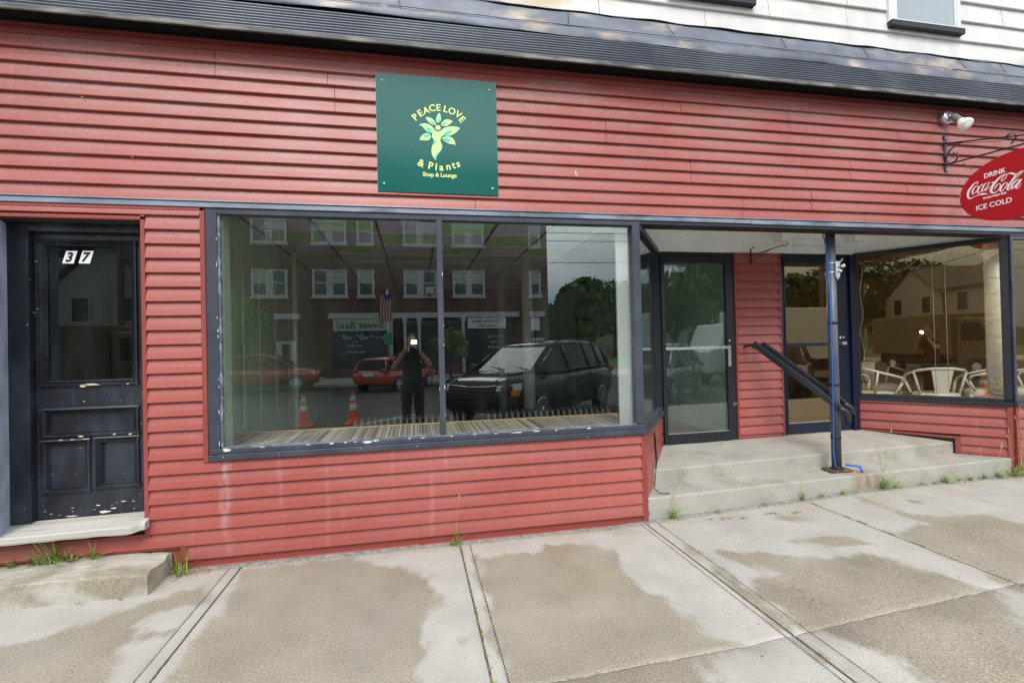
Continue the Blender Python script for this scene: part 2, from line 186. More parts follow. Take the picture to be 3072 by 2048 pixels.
FLASH = mat('lead_flashing', (.13, .145, .185), .5, metal=.1, var=.3, vscale=3, vstretch=(1, 1, 1.5), col2=(.42, .36, .29), c2scale=3.2, c2stretch=(.8, 1, 1.6), c2lo=.53, c2hi=.74, bump=.004, bscale=6)
EDGEM = mat('worn_drip_edge', (.05, .055, .055), .5, col2=(.26, .26, .22), c2scale=7, c2stretch=(.6, 1, 3), c2lo=.46, c2hi=.7)
WSIDE = mat('white_vinyl_siding', (.62, .62, .60), .5, var=.09, vscale=5, vstretch=(1, 1, .5), col2=(.52, .42, .28), c2scale=1.3, c2stretch=(1, 1, 2.2), c2lo=.58, c2hi=.72, bump=.0008, bscale=18, bstretch=(.5, 1, 8))
BLKWOOD = mat('black_sill_wood', (.012, .013, .017), .6, var=.3, vscale=20, bump=.003, bscale=22, bstretch=(.3, 1, 3))
SILLWOOD = mat('weathered_grey_wood', (.47, .45, .41), .75, var=.16, vscale=9, vstretch=(.12, 1, 3), bump=.004, bscale=14, bstretch=(.12, 1, 3), col2=(.25, .24, .22), c2scale=16, c2stretch=(.06, 1.2, 3), c2lo=.57, c2hi=.65)
METALG = mat('brushed_aluminium', (.6, .61, .62), .3, metal=.8, var=.1)
IRON = mat('black_iron', (.012, .013, .016), .45, var=.2)
PIPE = mat('painted_steel_post', (.075, .083, .105), .42, var=.25, vscale=9, vstretch=(1, 1, .3), col2=(.10, .105, .125), c2scale=7, c2lo=.52, c2hi=.66, speck=(.4, .4, .38), spscale=60, splo=.75)
RUST = mat('rusty_plate', (.10, .05, .035), .8, var=.35, vscale=25, col2=(.2, .09, .05), c2scale=12)
CABLE = mat('blue_cable', (.01, .13, .50), .35)
BLKTAPE = mat('black_tape', (.01, .01, .01), .5)
SIGNG = mat('green_sign_face', (.007, .105, .088), .14, var=.03, spec=.6)
SIGNY = mat('sign_lime', (.68, .82, .25), .35)
SIGNL = mat('sign_leaf', (.42, .83, .42), .35)
SIGNT = mat('sign_teal', (.06, .56, .46), .35)
SIGNEDGE = mat('sign_edge', (.25, .4, .4), .4)
COKE = mat('enamel_red', (.44, .008, .016), .22, coat=.3, var=.05)
COKEW = mat('enamel_white', (.86, .88, .9), .3)
BLACKP = mat('number_black', (.012, .012, .012), .4)
INGREEN = mat('pale_green_wall', (.44, .54, .40), .7, var=.05, vscale=2)
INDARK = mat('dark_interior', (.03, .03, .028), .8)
INTAN = mat('tan_interior', (.36, .24, .09), .7, var=.08)
INTAN2 = mat('tan_ceiling', (.20, .145, .07), .7, var=.05)
FLOORW = mat('brown_floor', (.12, .085, .06), .45, var=.2, vscale=6, vstretch=(.2, 2, 1))
SHELFW = mat('shelf_oak', (.5, .32, .15), .5, var=.1, vscale=10)
TBAR = mat('dark_tbar', (.02, .02, .02), .5)
TILEG = mat('green_ceiling_tile', (.42, .64, .30), .8, var=.06, vscale=30)
TILEL = mat('lavender_ceiling_tile', (.66, .60, .86), .8, var=.06, vscale=30)
RADI = mat('radiator_iron', (.018, .02, .02), .45, metal=.0, var=.2, vscale=20)
COLP = mat('pale_green_pipe', (.48, .55, .45), .5, var=.05)
BURLAP = mat('grey_woven_panel', (.50, .50, .50), .85, var=.1, vscale=60, bump=.001, bscale=200)
CHAIRW = mat('white_metal_chair', (.82, .84, .86), .3, coat=.2)
STONETOP = mat('dark_table_top', (.03, .03, .035), .3, var=.3, vscale=30)
LEAF = mat('weed_green', (.19, .34, .045), .55, var=.35, vscale=30)
LEAFB = mat('weed_straw', (.42, .42, .18), .6, var=.3, vscale=30)
MOSS = mat('joint_moss', (.14, .17, .04), .9, var=.4, vscale=40)
DIRT = mat('joint_dirt', (.10, .09, .075), .9, var=.4, vscale=40, bump=.004, bscale=80, col2=(.25, .15, .08), c2scale=30)
MULCH = mat('pine_litter', (.24, .12, .05), .9, var=.5, vscale=60)
BULB = mat('lamp_bulb_white', (.8, .8, .74), .3)
WARM = mat('warm_lamp', (1, .7, .35), .3, emit=(1, .62, .25), estr=9)
WARM2 = mat('amber_lamp', (1, .3, .05), .3, emit=(1, .25, .04), estr=5)
FLASHM = mat('camera_flash_light', (1, 1, 1), .3, emit=(.85, .92, 1), estr=900)
BRICK = mat('red_brown_brick', (.115, .062, .048), .85, var=.2, vscale=2, speck=(.07, .035, .03), spscale=7, splo=.5, spec_amt=.5)
STONEW = mat('pale_lintel_stone', (.42, .43, .44), .7)
WINW = mat('white_window_paint', (.48, .49, .47), .5)
DGLASS = mat('dark_window_glass', (.02, .035, .04), .05, spec=.9)
CRT = mat('pale_curtain', (.35, .42, .38), .9)
ROAD = mat('asphalt', (.026, .026, .028), .75, var=.15, vscale=3, speck=(.12, .12, .12), spscale=90, splo=.6)
KERB = mat('granite_kerb', (.38, .38, .37), .7, var=.1)
FARGRASS = mat('lawn', (.06, .11, .03), .9, var=.3, vscale=2)
CARB = mat('black_car_paint', (.006, .005, .008), .18, coat=.25, spec=.35)
CARR = mat('red_car_paint', (.36, .035, .015), .15, coat=1.0)
CARS = mat('silver_car_paint', (.35, .37, .38), .2, metal=.6, coat=.8)
CARO = mat('orange_red_car_paint', (.45, .06, .015), .15, coat=1.0)
CARW = mat('white_truck_paint', (.68, .70, .70), .25, coat=.6)
TYRE = mat('tyre_rubber', (.012, .012, .012), .8)
RIM = mat('alloy_rim', (.5, .51, .52), .25, metal=.8)
CGLASS = mat('car_glass', (.010, .015, .017), .03, spec=.14)
CHROME = mat('chrome', (.45, .45, .47), .18, metal=1.0)
LAMPC = mat('headlamp_clear', (.75, .77, .8), .1, spec=.8)
AMBER = mat('amber_lens', (.85, .25, .02), .15)
REDL = mat('red_lens', (.5, .01, .01), .15)
ORANGE = mat('cone_orange', (.85, .10, .01), .45)
REFW = mat('cone_reflective_white', (.75, .76, .76), .4)
SKIN = mat('skin', (.42, .24, .17), .5)
CLOTHD = mat('dark_shirt', (.03, .032, .04), .85)
CLOTHP = mat('dark_trousers', (.015, .016, .02), .85)
HAIR = mat('dark_hair', (.03, .02, .015), .7)
CAMB = mat('camera_black', (.01, .01, .01), .4)
BARK = mat('tree_bark', (.06, .045, .035), .9, var=.3, vscale=10)
TREEL = mat('tree_leaves', (.055, .10, .025), .6, var=.5, vscale=.9)
TREEB = mat('tree_leaves_bright', (.13, .23, .04), .6, var=.4, vscale=1.2)
HOUSEW = mat('white_clapboard', (.40, .40, .37), .6, var=.03)
ROOFG = mat('grey_shingles', (.10, .10, .11), .9, var=.2, vscale=6)
FLAGR = mat('flag_red', (.28, .02, .03), .7); FLAGW = mat('flag_white', (.42, .42, .42), .7); FLAGB = mat('flag_blue', (.02, .04, .2), .7)
SIGNGRN = mat('pale_green_signboard', (.33, .45, .33), .5); SIGNWH = mat('white_signboard', (.6, .62, .66), .5)
STREETG = mat('street_sign_green', (.02, .3, .2), .5)
LIGHTSTR = mat('string_light_wire', (.62, .6, .48), .5)
# ---------------------------------------------------------------- helpers
COL = scene.collection
def tag(o, label=None, cat=None, group=None, kind=None):
    if label: o['label'] = label
    if cat: o['category'] = cat
    if group: o['group'] = group
    if kind: o['kind'] = kind
    return o
def thing(name, label, cat, loc=(0, 0, 0), rz=0.0, group=None):
    o = bpy.data.objects.new(name, None); COL.objects.link(o); o.location = loc; o.rotation_euler = (0, 0, rz)
    o.empty_display_size = .1
    return tag(o, label, cat, group)
def wloc(p):
    v = Vector((0, 0, 0))
    while p is not None: v += p.location; p = p.parent
    return v
class MB:
    def __init__(s): s.v = []; s.f = []; s.m = []; s.mi = 0; s.sm = []; s.smooth = False
    def add(s, vs, fs):
        b = len(s.v); s.v.extend([tuple(v) for v in vs])
        for f in fs: s.f.append(tuple(b + i for i in f)); s.m.append(s.mi); s.sm.append(s.smooth)
        return s
    def box(s, x0, x1, y0, y1, z0, z1):
        x0, x1 = sorted((x0, x1)); y0, y1 = sorted((y0, y1)); z0, z1 = sorted((z0, z1))
        return s.add([(x0, y0, z0), (x1, y0, z0), (x1, y1, z0), (x0, y1, z0), (x0, y0, z1), (x1, y0, z1), (x1, y1, z1), (x0, y1, z1)],
                     [(0, 3, 2, 1), (4, 5, 6, 7), (0, 1, 5, 4), (1, 2, 6, 5), (2, 3, 7, 6), (3, 0, 4, 7)])
    def hexa(s, c):  # 8 corners: bottom 4 ccw, top 4 ccw
        return s.add(c, [(0, 3, 2, 1), (4, 5, 6, 7), (0, 1, 5, 4), (1, 2, 6, 5), (2, 3, 7, 6), (3, 0, 4, 7)])
    def bar(s, p, q, w, h, up=(0, 0, 1)):
        p, q = Vector(p), Vector(q); d = (q - p).normalized(); up = Vector(up)
        if abs(d.dot(up)) > .98: up = Vector((0, 1, 0))
        r = d.cross(up).normalized() * w / 2; u = r.cross(d).normalized() * h / 2
        return s.hexa([p - r - u, p + r - u, q + r - u, q - r - u, p - r + u, p + r + u, q + r + u, q - r + u])
    def wallbar(s, a, b, z0, z1, t0, t1):
        """upright slab along the plan line a-b; t0..t1 = offsets along its left normal"""
        a, b = Vector(a[:2]), Vector(b[:2]); d = (b - a).normalized(); n = Vector((-d.y, d.x))
        if t0 > t1: t0, t1 = t1, t0
        c = [a + n * t0, b + n * t0, b + n * t1, a + n * t1]
        return s.hexa([(*q, z0) for q in c] + [(*q, z1) for q in c])
    def prism(s, pts, axis, a, b):
        """polygon in the plane across axis ('x','y','z') extruded from a to b"""
        n = len(pts)
        def P(u, v, w):
            return {'x': (w, u, v), 'y': (u, w, v), 'z': (u, v, w)}[axis]
        vs = [P(u, v, a) for u, v in pts] + [P(u, v, b) for u, v in pts]
        fs = [tuple(range(n))[::-1], tuple(range(n, 2 * n))] + [(i, (i + 1) % n, n + (i + 1) % n, n + i) for i in range(n)]
        return s.add(vs, fs)
    def tube(s, pts, r, seg=8, cap=True, flat=None):
        pts = [Vector(p) for p in pts]; n = len(pts); rs = r if isinstance(r, (list, tuple)) else [r] * n
        t0 = (pts[1] - pts[0]).normalized(); ref = Vector((0, 0, 1)) if abs(t0.z) < .9 else Vector((0, 1, 0))
        u = t0.cross(ref).normalized(); vs = []
        for i, p in enumerate(pts):
            t = ((pts[min(i + 1, n - 1)] - pts[max(i - 1, 0)])).normalized()
            u = (u - t * u.dot(t)).normalized(); w = t.cross(u)
            for k in range(seg):
                a = 2 * math.pi * k / seg
                vs.append(p + (u * math.cos(a) + w * math.sin(a) * (flat or 1)) * rs[i])
        fs = []
        for i in range(n - 1):
            for k in range(seg):
                k2 = (k + 1) % seg
                fs.append((i * seg + k, i * seg + k2, (i + 1) * seg + k2, (i + 1) * seg + k))
        if cap: fs.append(tuple(range(seg))[::-1]); fs.append(tuple((n - 1) * seg + k for k in range(seg)))
        sm = s.smooth; s.smooth = True; s.add(vs, fs); s.smooth = sm
        return s
    def lathe(s, prof, c, axis=(0, 0, 1), seg=20):
        ax = Vector(axis).normalized(); ref = Vector((1, 0, 0)) if abs(ax.x) < .9 else Vector((0, 1, 0))
        u = ax.cross(ref).normalized(); w = ax.cross(u); c = Vector(c); vs = []
        for r, h in prof:
            for k in range(seg):
                a = 2 * math.pi * k / seg; vs.append(c + ax * h + (u * math.cos(a) + w * math.sin(a)) * r)
        fs = []; n = len(prof)
        for i in range(n - 1):
            for k in range(seg):
                k2 = (k + 1) % seg; fs.append((i * seg + k, i * seg + k2, (i + 1) * seg + k2, (i + 1) * seg + k))
        fs.append(tuple(range(seg))[::-1]); fs.append(tuple((n - 1) * seg + k for k in range(seg)))
        sm = s.smooth; s.smooth = True; s.add(vs, fs); s.smooth = sm
        return s
    def ribbon(s, pts, t=.003, normal='x', at=0.0):
        """flat brush stroke: pts = (u,v,width) on the plane x=at or y=at, given thickness t"""
        n = len(pts); L = []; Rr = []
        P = [Vector((a, b)) for a, b, w in pts]
        # refine (Catmull-Rom)
        Q = []; Wd = []
        for i in range(n - 1):
            p0, p1, p2, p3 = P[max(i - 1, 0)], P[i], P[i + 1], P[min(i + 2, n - 1)]
            for k in range(5):
                t_ = k / 5
                Q.append(.5 * ((2 * p1) + (p2 - p0) * t_ + (2 * p0 - 5 * p1 + 4 * p2 - p3) * t_ ** 2 + (3 * p1 - p0 - 3 * p2 + p3) * t_ ** 3))
                Wd.append(pts[i][2] * (1 - t_) + pts[i + 1][2] * t_)
        Q.append(P[-1]); Wd.append(pts[-1][2])
        for i, q in enumerate(Q):
            d = (Q[min(i + 1, len(Q) - 1)] - Q[max(i - 1, 0)])
            if d.length < 1e-7: d = Vector((1, 0))
            d.normalize(); nn = Vector((-d.y, d.x)) * Wd[i] / 2
            L.append(q + nn); Rr.append(q - nn)
        def pt(q, w): return (w, q.x, q.y) if normal == 'x' else (q.x, w, q.y)
        for i in range(len(Q) - 1):
            a, b, c, d = L[i], L[i + 1], Rr[i + 1], Rr[i]
            s.hexa([pt(a, at), pt(b, at), pt(c, at), pt(d, at), pt(a, at - t), pt(b, at - t), pt(c, at - t), pt(d, at - t)])
        return s
    def build(s, name, mats, parent=None, bevel=0.0, kind=None, fix=True):
        me = bpy.data.meshes.new(name); off = wloc(parent) if parent else Vector((0, 0, 0))
        me.from_pydata([tuple(Vector(v) - off) for v in s.v], [], s.f)
        mats = mats if isinstance(mats, (list, tuple)) else [mats]
        for m in mats: me.materials.append(m)
        for i, p in enumerate(me.polygons): p.material_index = s.m[i]; p.use_smooth = s.sm[i]
        if fix:
            bm = bmesh.new(); bm.from_mesh(me); bmesh.ops.recalc_face_normals(bm, faces=bm.faces); bm.to_mesh(me); bm.free()
        me.update()
        o = bpy.data.objects.new(name, me); COL.objects.link(o)
        if parent: o.parent = parent
        if kind: o['kind'] = kind
        if bevel:
            b = o.modifiers.new('bevel', 'BEVEL'); b.width = bevel; b.segments = 2; b.limit_method = 'ANGLE'; b.angle_limit = R(40)
        return o
def text_mb(mb, txt, size, thick, bold, place, shear=0.0, spacing=1.0, center=True, sx=1.0):
    """letters from Blender's own font; place(u, v, w) -> world point"""
    c = bpy.data.curves.new('t', 'FONT'); c.body = txt; c.size = size; c.offset = bold; c.shear = shear; c.space_character = spacing
    c.resolution_u = 3
    o = bpy.data.objects.new('t', c); COL.objects.link(o)
    dg = bpy.context.evaluated_depsgraph_get(); dg.update()
    me = bpy.data.meshes.new_from_object(o.evaluated_get(dg))
    vs = [v.co.copy() for v in me.vertices]
    if vs:
        x0 = min(v.x for v in vs); x1 = max(v.x for v in vs); y0 = min(v.y for v in vs); y1 = max(v.y for v in vs)
        cx = (x0 + x1) / 2 if center else 0; cy = (y0 + y1) / 2 if center else 0
        fs = [tuple(p.vertices) for p in me.polygons]; nv = len(vs)
        front = [place((v.x - cx) * sx, v.y - cy, 0) for v in vs]; back = [place((v.x - cx) * sx, v.y - cy, thick) for v in vs]
        ed = {}
        for f in fs:
            for i in range(len(f)):
                a, b = f[i], f[(i + 1) % len(f)]; ed[(a, b)] = ed.get((a, b), 0) + 1
        side = [(a, b, b + nv, a + nv) for (a, b) in ed if (b, a) not in ed]
        mb.add(front + back, fs + [tuple(i + nv for i in f)[::-1] for f in fs] + side)
    bpy.data.objects.remove(o); bpy.data.curves.remove(c); bpy.data.meshes.remove(me)
def children(o): return [c for c in bpy.data.objects if c.parent == o]
def copy_tree(o, parent=None):
    c = o.copy(); COL.objects.link(c); c.parent = parent
    for ch in children(o): copy_tree(ch, c)
    return c
def gz(x): return 0.0 if x < 1.6 else min(.1, (x - 1.6) * .037)
# ================================================================ the shop building
shop = thing('shop_building', 'red board-sided shop building with black trim, big display windows and white upper storey', 'building', (0, 0, 0))
def siding(mb, a, b, z0, z1, seams=(), jit=.0012, c=.1016, zb=.675, proud=.0, seed=1, wave=.0012):
    """lapped boards on the grid of courses between z0 and z1, along plan line a-b (outside on the right hand)"""
    a, b = Vector(a), Vector(b); L = (b - a).length; d = (b - a) / L; out = Vector((d.y, -d.x)); rnd = random.Random(seed)
    k0 = math.floor((z0 - zb) / c + 1e-4); k1 = math.ceil((z1 - zb) / c - 1e-4)
    for k in range(k0, k1):
        lo = zb + k * c; hi = lo + c; zl = max(lo, z0); zt = min(hi, z1)
        if zt - zl < .004: continue
        cuts = [0.0] + sorted(s - 0 for s, ks in seams if ks is None or k in ks) + [L]
        for j in range(len(cuts) - 1):
            s0, s1 = cuts[j] + (.0018 if j else 0), cuts[j + 1] - (.0018 if j < len(cuts) - 2 else 0)
            if s1 - s0 < .01: continue
            n = max(1, int((s1 - s0) / .3)); extra = rnd.uniform(0, .0025)
            rows = []
            for i in range(n + 1):
                s = s0 + (s1 - s0) * i / n; p = a + d * s
                w = noise.noise(Vector((p.x * 1.7, p.y * 1.7, k * 3.1 + seed))) * wave
                w2 = noise.noise(Vector((p.x * 2.3, p.y * 2.3, k * 5.3 + seed + 9))) * wave * .8
                def off(z): return .003 + .025 * ((hi - z) / c) ** .8 * min(1, c / .1) + extra + proud
                zlip = zl + (w2 if zl == lo else 0)
                q = [(zt, off(zt) + w * .5), (zl + (zt - zl) * .45, off(zl + (zt - zl) * .45) + w + .0008), (zlip + .004, off(zl) + w), (zlip, off(zl) - .0015 + w), (zlip + .0005, proud)]
                rows.append([(p.x + out.x * o_, p.y + out.y * o_, z_) for z_, o_ in q])
            vs = [v for r_ in rows for v in r_]; m = len(rows[0]); fs = []
            for i in range(n):
                for q in range(m - 1): fs.append((i * m + q, (i + 1) * m + q, (i + 1) * m + q + 1, i * m + q + 1))
            mb.add(vs, fs)
            if j < len(cuts) - 2: pass
ZC = [3.6232 - .1016 * k for k in range(11)]
# --- backing walls (solid), so nothing is seen through
w = MB()
w.box(-3.6, 9.5, .015, .14, 2.60, 3.84)                 # lintel zone
w.box(-3.6, -2.78, .016, .139, 0, 2.599)
w.box(-1.83, -1.44, .016, .139, -.1, 2.599)
w.box(-2.779, -1.831, .016, .139, -.1, .30); w.box(-2.779, -1.831, .016, .139, 2.46, 2.599)
w.box(-1.44, 1.885, .016, .139, -.1, .75)
w.box(5.99, 9.5, .016, .139, 0, .80)
w.build('wall_core', INDARK, shop)
# --- red siding, main front
m = MB()
seamsU = [(1.93 + .2, (29, 28)), (2.95, (27, 26)), (3.4, (21, 20)), (4.0, (25, 24, 19)), (5.12, (26, 25)), (5.9, (23, 22)), (6.4, (19, 20)), (6.9, (27, 28)), (7.55, (24, 23)), (8.2, (21, 22)), (3.5 + 4.62, (26, 27)), (3.5 + 3.62, (21, 20)), (3.5 + 2.62 - .3, (28,)), (3.5 + 4.2, (18, 19)), (2.9, (28,))]
siding(m, (-3.5, 0), (9.4, 0), 2.606, 3.715, seams=seamsU, seed=3)
m.build('siding_upper_band', RED, shop)
m = MB(); siding(m, (-1.835, 0), (-1.486, 0), .675, 2.50, seed=4); siding(m, (-2.9, 0), (-1.487, 0), 2.485, 2.545, seed=5)
m.build('siding_pier', RED, shop)
m = MB(); siding(m, (-1.62, 0), (1.868, 0), .066, .752, seed=6)
siding(m, (-1.84, 0), (-1.62, 0), .27, .675, seed=6)
siding(m, (-3.5, 0), (-1.621, 0), .168, .27, seed=8)
siding(m, (.03, -.006), (1.867, -.006), .066 + .002, .1676, seed=12, wave=.0005)      # the replaced bottom board
m.build('siding_lower_front', RED, shop)
m = MB(); siding(m, (-3.5, 0), (-2.78, 0), .17, 2.5, seed=13)
m.build('siding_left_end', RED, shop)
m = MB(); m.box(-1.62, .03, -.006, .012, .0, .066); m.box(.03, 1.868, -.010, .012, .002, .066)
n_ = 40
for (xa, xb, z, y) in ((-1.6, .03, .006, -.008), (.03, 1.868, .004, -.014)):
    m.tube([(xa + (xb - xa) * i / n_, y, z + .004 * noise.noise(Vector((i * .4, 0, 1)))) for i in range(n_ + 1)], .0075, 8)
m.build('starter_strip', REDTRIM, shop)
m = MB()
siding(m, (5.985, 0), (9.4, 0), .066, .80, seed=15)
m.build('siding_right_front', RED, shop)
m = MB(); rnd = random.Random(4)
for x, z in ((-.62, 3.76), (-.42, 3.70), (.9, 3.5), (1.35, 2.93), (-1.2, 2.68), (2.1, 2.72), (-.85, 3.02), (3.2, 3.0), (4.1, 2.7), (.95, 3.1), (-2.2, 3.3), (2.6, 3.35), (3.7, 3.45), (-1.9, 2.9), (4.5, 3.1)):
    flake2 = [(x + .0035 * rnd.uniform(.6, 1.6) * math.cos(k_ * .9), z + .0035 * rnd.uniform(.6, 1.4) * math.sin(k_ * .9)) for k_ in range(7)]
    m.prism(flake2, 'y', -.0335, -.029)
m.prism([(1.33, 2.955), (1.345, 2.96), (1.352, 2.94), (1.36, 2.915), (1.352, 2.912), (1.345, 2.93), (1.338, 2.918), (1.332, 2.935)], 'y', -.031, -.024)
m.build('paint_speck', mat('pale_speck', (.5, .42, .4), .7), shop, kind='stuff')
# --- red J trims
t = MB()
t.box(-3.5, 9.4, -.022, .01, 3.715, 3.752); t.box(-3.5, 9.4, -.012, .012, 3.752, 3.80)
t.build('frieze_trim', REDTRIM, shop, bevel=.002)
t = MB()
t.box(-1.863, -1.836, -.026, .02, .272, 2.50)           # right of door 37
t.box(-2.9, -1.836, -.026, .02, 2.466, 2.49)
t.box(-2.795, -2.770, -.026, .02, .272, 2.466)
t.box(-3.5, -1.836, -.022, .02, .250, .272); t.box(-3.5, -1.60, -.016, .016, .150, .168)
t.box(-1.487, -1.455, -.026, .02, .745, 2.562); t.box(-3.5, -1.4545, -.026, .02, 2.541, 2.562)
t.box(-1.64, -1.605, -.024, .016, -.02, .165)
t.box(-3.5, -1.645, .004, .016, -.02, .15)
t.build('corner_trim', REDTRIM, shop, bevel=.002)
t = MB(); t.box(1.868, 1.888, -.022, .02, -.01, .752); t.build('corner_post_trim', REDTRIM, shop, bevel=.002)
# --- grey strip over the windows and the dark beam
t = MB(); t.box(-3.5, 2.98, -.034, .013, 2.566, 2.603); t.box(2.98, 9.4, -.037, .013, 2.562, 2.599)
t.box(-3.5, 9.4, -.044, .01, 2.5975 + .008, 2.6135)
t.build('header_strip', STRIPGREY, shop, bevel=.003)
t = MB(); t.box(1.90, 5.95, -.02, .14, 2.535, 2.565); t.box(5.95, 9.4, -.02, .14, 2.515, 2.562)
t.build('entrance_beam', NAVYD, shop, bevel=.003)
# --- pent skirt of corrugated metal, drip edge, flashing
ZE = 3.79; YE = -.165
def skirt_pt(x, s):   # s 0 at the drip edge .. 1 at the top of the sheet
    return (x, YE + .115 * s, ZE + .275 * s)
m = MB(); nr_ = 9; prof = []
for i in range(nr_ * 6 + 1):
    s = i / (nr_ * 6); o_ = (-.004, .004, .006, .004, -.018, -.022)[i % 6]; nx = (-.275, .115); ln = math.hypot(*nx)
    prof.append((YE + .115 * s - .275 / ln * o_, ZE + .02 + .255 * s + .115 / ln * o_))
for (xa, xb, dy) in ((-3.6, -.93 - 1.0, 0), (-1.93, 3.2, -.002), (3.2, 4.75, 0), (4.75, 9.4, -.002)):
    n = max(2, int((xb - xa) / .5)); vs = []
    for i in range(n + 1):
        x = xa + (xb - xa) * i / n; wv = .004 * noise.noise(Vector((x * .8, 1, 0)))
        vs += [(x, y + dy + wv, z) for y, z in prof]
    k = len(prof); fs = [(i * k + j, (i + 1) * k + j, (i + 1) * k + j + 1, i * k + j + 1) for i in range(n) for j in range(k - 1)]
    m.add(vs, fs)
m.build('corrugated_skirt', CORR, shop)
m = MB(); m.box(-3.6, 9.4, YE - .014, YE + .004, ZE - .012, ZE + .018); m.build('drip_edge', EDGEM, shop, bevel=.003)
m = MB(); m.box(-3.6, 9.4, YE + .004, .012, ZE + .013, ZE + .02); m.box(-3.6, 9.4, -.03, -.013, 3.79, 3.803)
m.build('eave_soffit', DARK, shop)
m = MB(); vs = []; n = 260; prof2 = [(-.062, 4.060), (-.066, 4.070), (-.048, 4.14), (-.03, 4.21), (-.012, 4.27), (-.006, 4.30), (.01, 4.33)]
for i in range(n + 1):
    x = -3.6 + 13 * i / n
    zz = .012 * noise.noise(Vector((x * .9, 0, 2))) - .022 * max(0, (x - 3)) / 3 + .018 * max(0, 1 - abs(x + .5) / 2)
    for j, (y, z) in enumerate(prof2):
        q = noise.noise(Vector((x * 2.5, j * .7, 5))) * .009 + noise.noise(Vector((x * 9, j * 1.3, 5))) * .003
        vs.append((x, y + q, z + (zz if j < 2 else zz * .4) + .012 * noise.noise(Vector((x * 3, j, 9))) * (j > 3)))
k = len(prof2); m.smooth = True
m.add(vs, [(i * k + j, (i + 1) * k + j, (i + 1) * k + j + 1, i * k + j + 1) for i in range(n) for j in range(k - 1)])
m.build('flashing', FLASH, shop)
# seams and cracks of the flashing, thin tar lines standing proud
m = MB()
for x in [-2.6, -.05, 1.3, 2.25, 3.35, 4.25, 5.4, 5.9, 7.2]:
    w_ = random.uniform(-.05, .05)
    m.tube([(x + w_ * s + .012 * noise.noise(Vector((x, s * 6, 0))), -.062 + .055 * s - .008, 4.155 + .13 * s) for s in (0, .2, .4, .6, .8, 1)], .0022, 5)
for xa, xb in ((-3.6, -.2), (-.15, 2.3), (2.3, 5.2), (5.25, 9)):
    m.tube([(xa + (xb - xa) * i / 40, -.054 + .004 * noise.noise(Vector((i * .5, xa, 0))), 4.155 - .012 * max(0, xa + (xb - xa) * i / 40 - 3) / 3 + .006 * noise.noise(Vector((i * .3, xa, 3)))) for i in range(41)], .0024, 5)
m.tube([(-3.6 + 13 * i / 160, -.005 + .004 * noise.noise(Vector((i * .5, 2, 0))), 4.305 - .022 * max(0, -3.6 + 13 * i / 160 - 3) / 3 + .012 * noise.noise(Vector((i * .25, 5, 3)))) for i in range(161)], .009, 6)
m.build('tar_seam', DARK, shop)
# --- white siding above
m = MB()
siding(m, (-3.6, .03), (9.4, .03), 4.27, 5.6, c=.2, zb=4.285, seams=[(5.2, (0,)), (6.85, (1,)), (7.7, (1, 2)), (8.6, (0,)), (6.2, (0,)), (9.9, (0,)), (8.05, (2, 3)), (9.6, (2,)), (10.8, (1,))], seed=20, wave=.004)
m.build('white_siding', WSIDE, shop)
m = MB(); m.box(-3.6, 9.5, .035, .15, 3.841, 5.6); m.build('upper_wall_core', INDARK, shop)
def upper_window(x0, x1, zb):
    f = MB(); f.box(x0 - .07, x0, -.015, .03, zb, 5.5); f.box(x1, x1 + .045, -.015, .03, zb, 5.5); f.box(x0, x0 + .03, -.012, .03, zb + .06, 5.5); f.box(x1 - .03, x1, -.012, .03, zb + .06, 5.5)
    f.box(x0 + .03, x1 - .03, -.012, .03, zb + .06, zb + .095)
    wd = f.build('window', WHITEP, shop, bevel=.003)
    g = MB(); g.box(x0 + .03, x1 - .03, -.006, .0, zb + .095, 5.5); g.build('pane', mat('upper_pane', (.25, .30, .34), .06, spec=1.0), wd)
    s_ = MB(); s_.box(x0 - .075, x1 + .05, -.05, .02, zb + .0, zb + .058); s_.build('sill', BLKWOOD, wd, bevel=.006)
upper_window(4.63, 5.385, 4.515); upper_window(2.3, 3.03, 4.535)
# --- big display window
dw = MB()
dw.box(-1.454, -1.378, -.022, .05, .765, 2.566)            # left jamb
dw.box(-1.378, 1.86, -.022, .05, 2.522, 2.564)             # head
dw.build('display_window', NAVY, shop, bevel=.004)
dwo = bpy.data.objects['display_window']
p = MB(); p.box(.186, .232, -.030, .05, .838, 2.52); p.build('mullion', NAVY, dwo, bevel=.004)
p = MB(); p.box(1.832, 1.902, -.026, .05, .838, 2.562); p.build('corner_mullion', NAVY, dwo, bevel=.004)
p = MB(); p.box(-1.44, 1.905, -.034, .05, .797, .835); p.box(-1.39, 1.915, -.046, .012, .754, .796); p.box(-1.4539, -1.39, -.03, .012, .745, .79)
p.build('sill', NAVY, dwo, bevel=.004)
p = MB(); p.box(-1.376, .184, .020, .026, .836, 2.5215); p.build('pane', GLASSA, dwo)
p = MB(); p.box(.234, 1.830, .021, .027, .836, 2.5215); p.build('pane', GLASSA, dwo)
p = MB(); p.box(-1.3775, -1.36, -.012, .018, .842, 2.52); p.box(-1.36, 1.83, -.030, .018, .8352, .842)
p.build('glazing_putty', mat('old_putty', (.17, .20, .23), .6, var=.15, vscale=20, col2=(.08, .09, .12), c2scale=14, c2lo=.44, c2hi=.5), dwo)
def flake(mb, x, y, z, sx, sz, n=11, axis='y', t=.0015):
    rr = [random.uniform(.55, 1.15) for _ in range(n)]
    pts = [(x + sx * rr[i] * math.cos(2 * math.pi * i / n), z + sz * rr[i] * math.sin(2 * math.pi * i / n)) for i in range(n)]
    mb.prism(pts, axis, y, y - t)
p = MB()
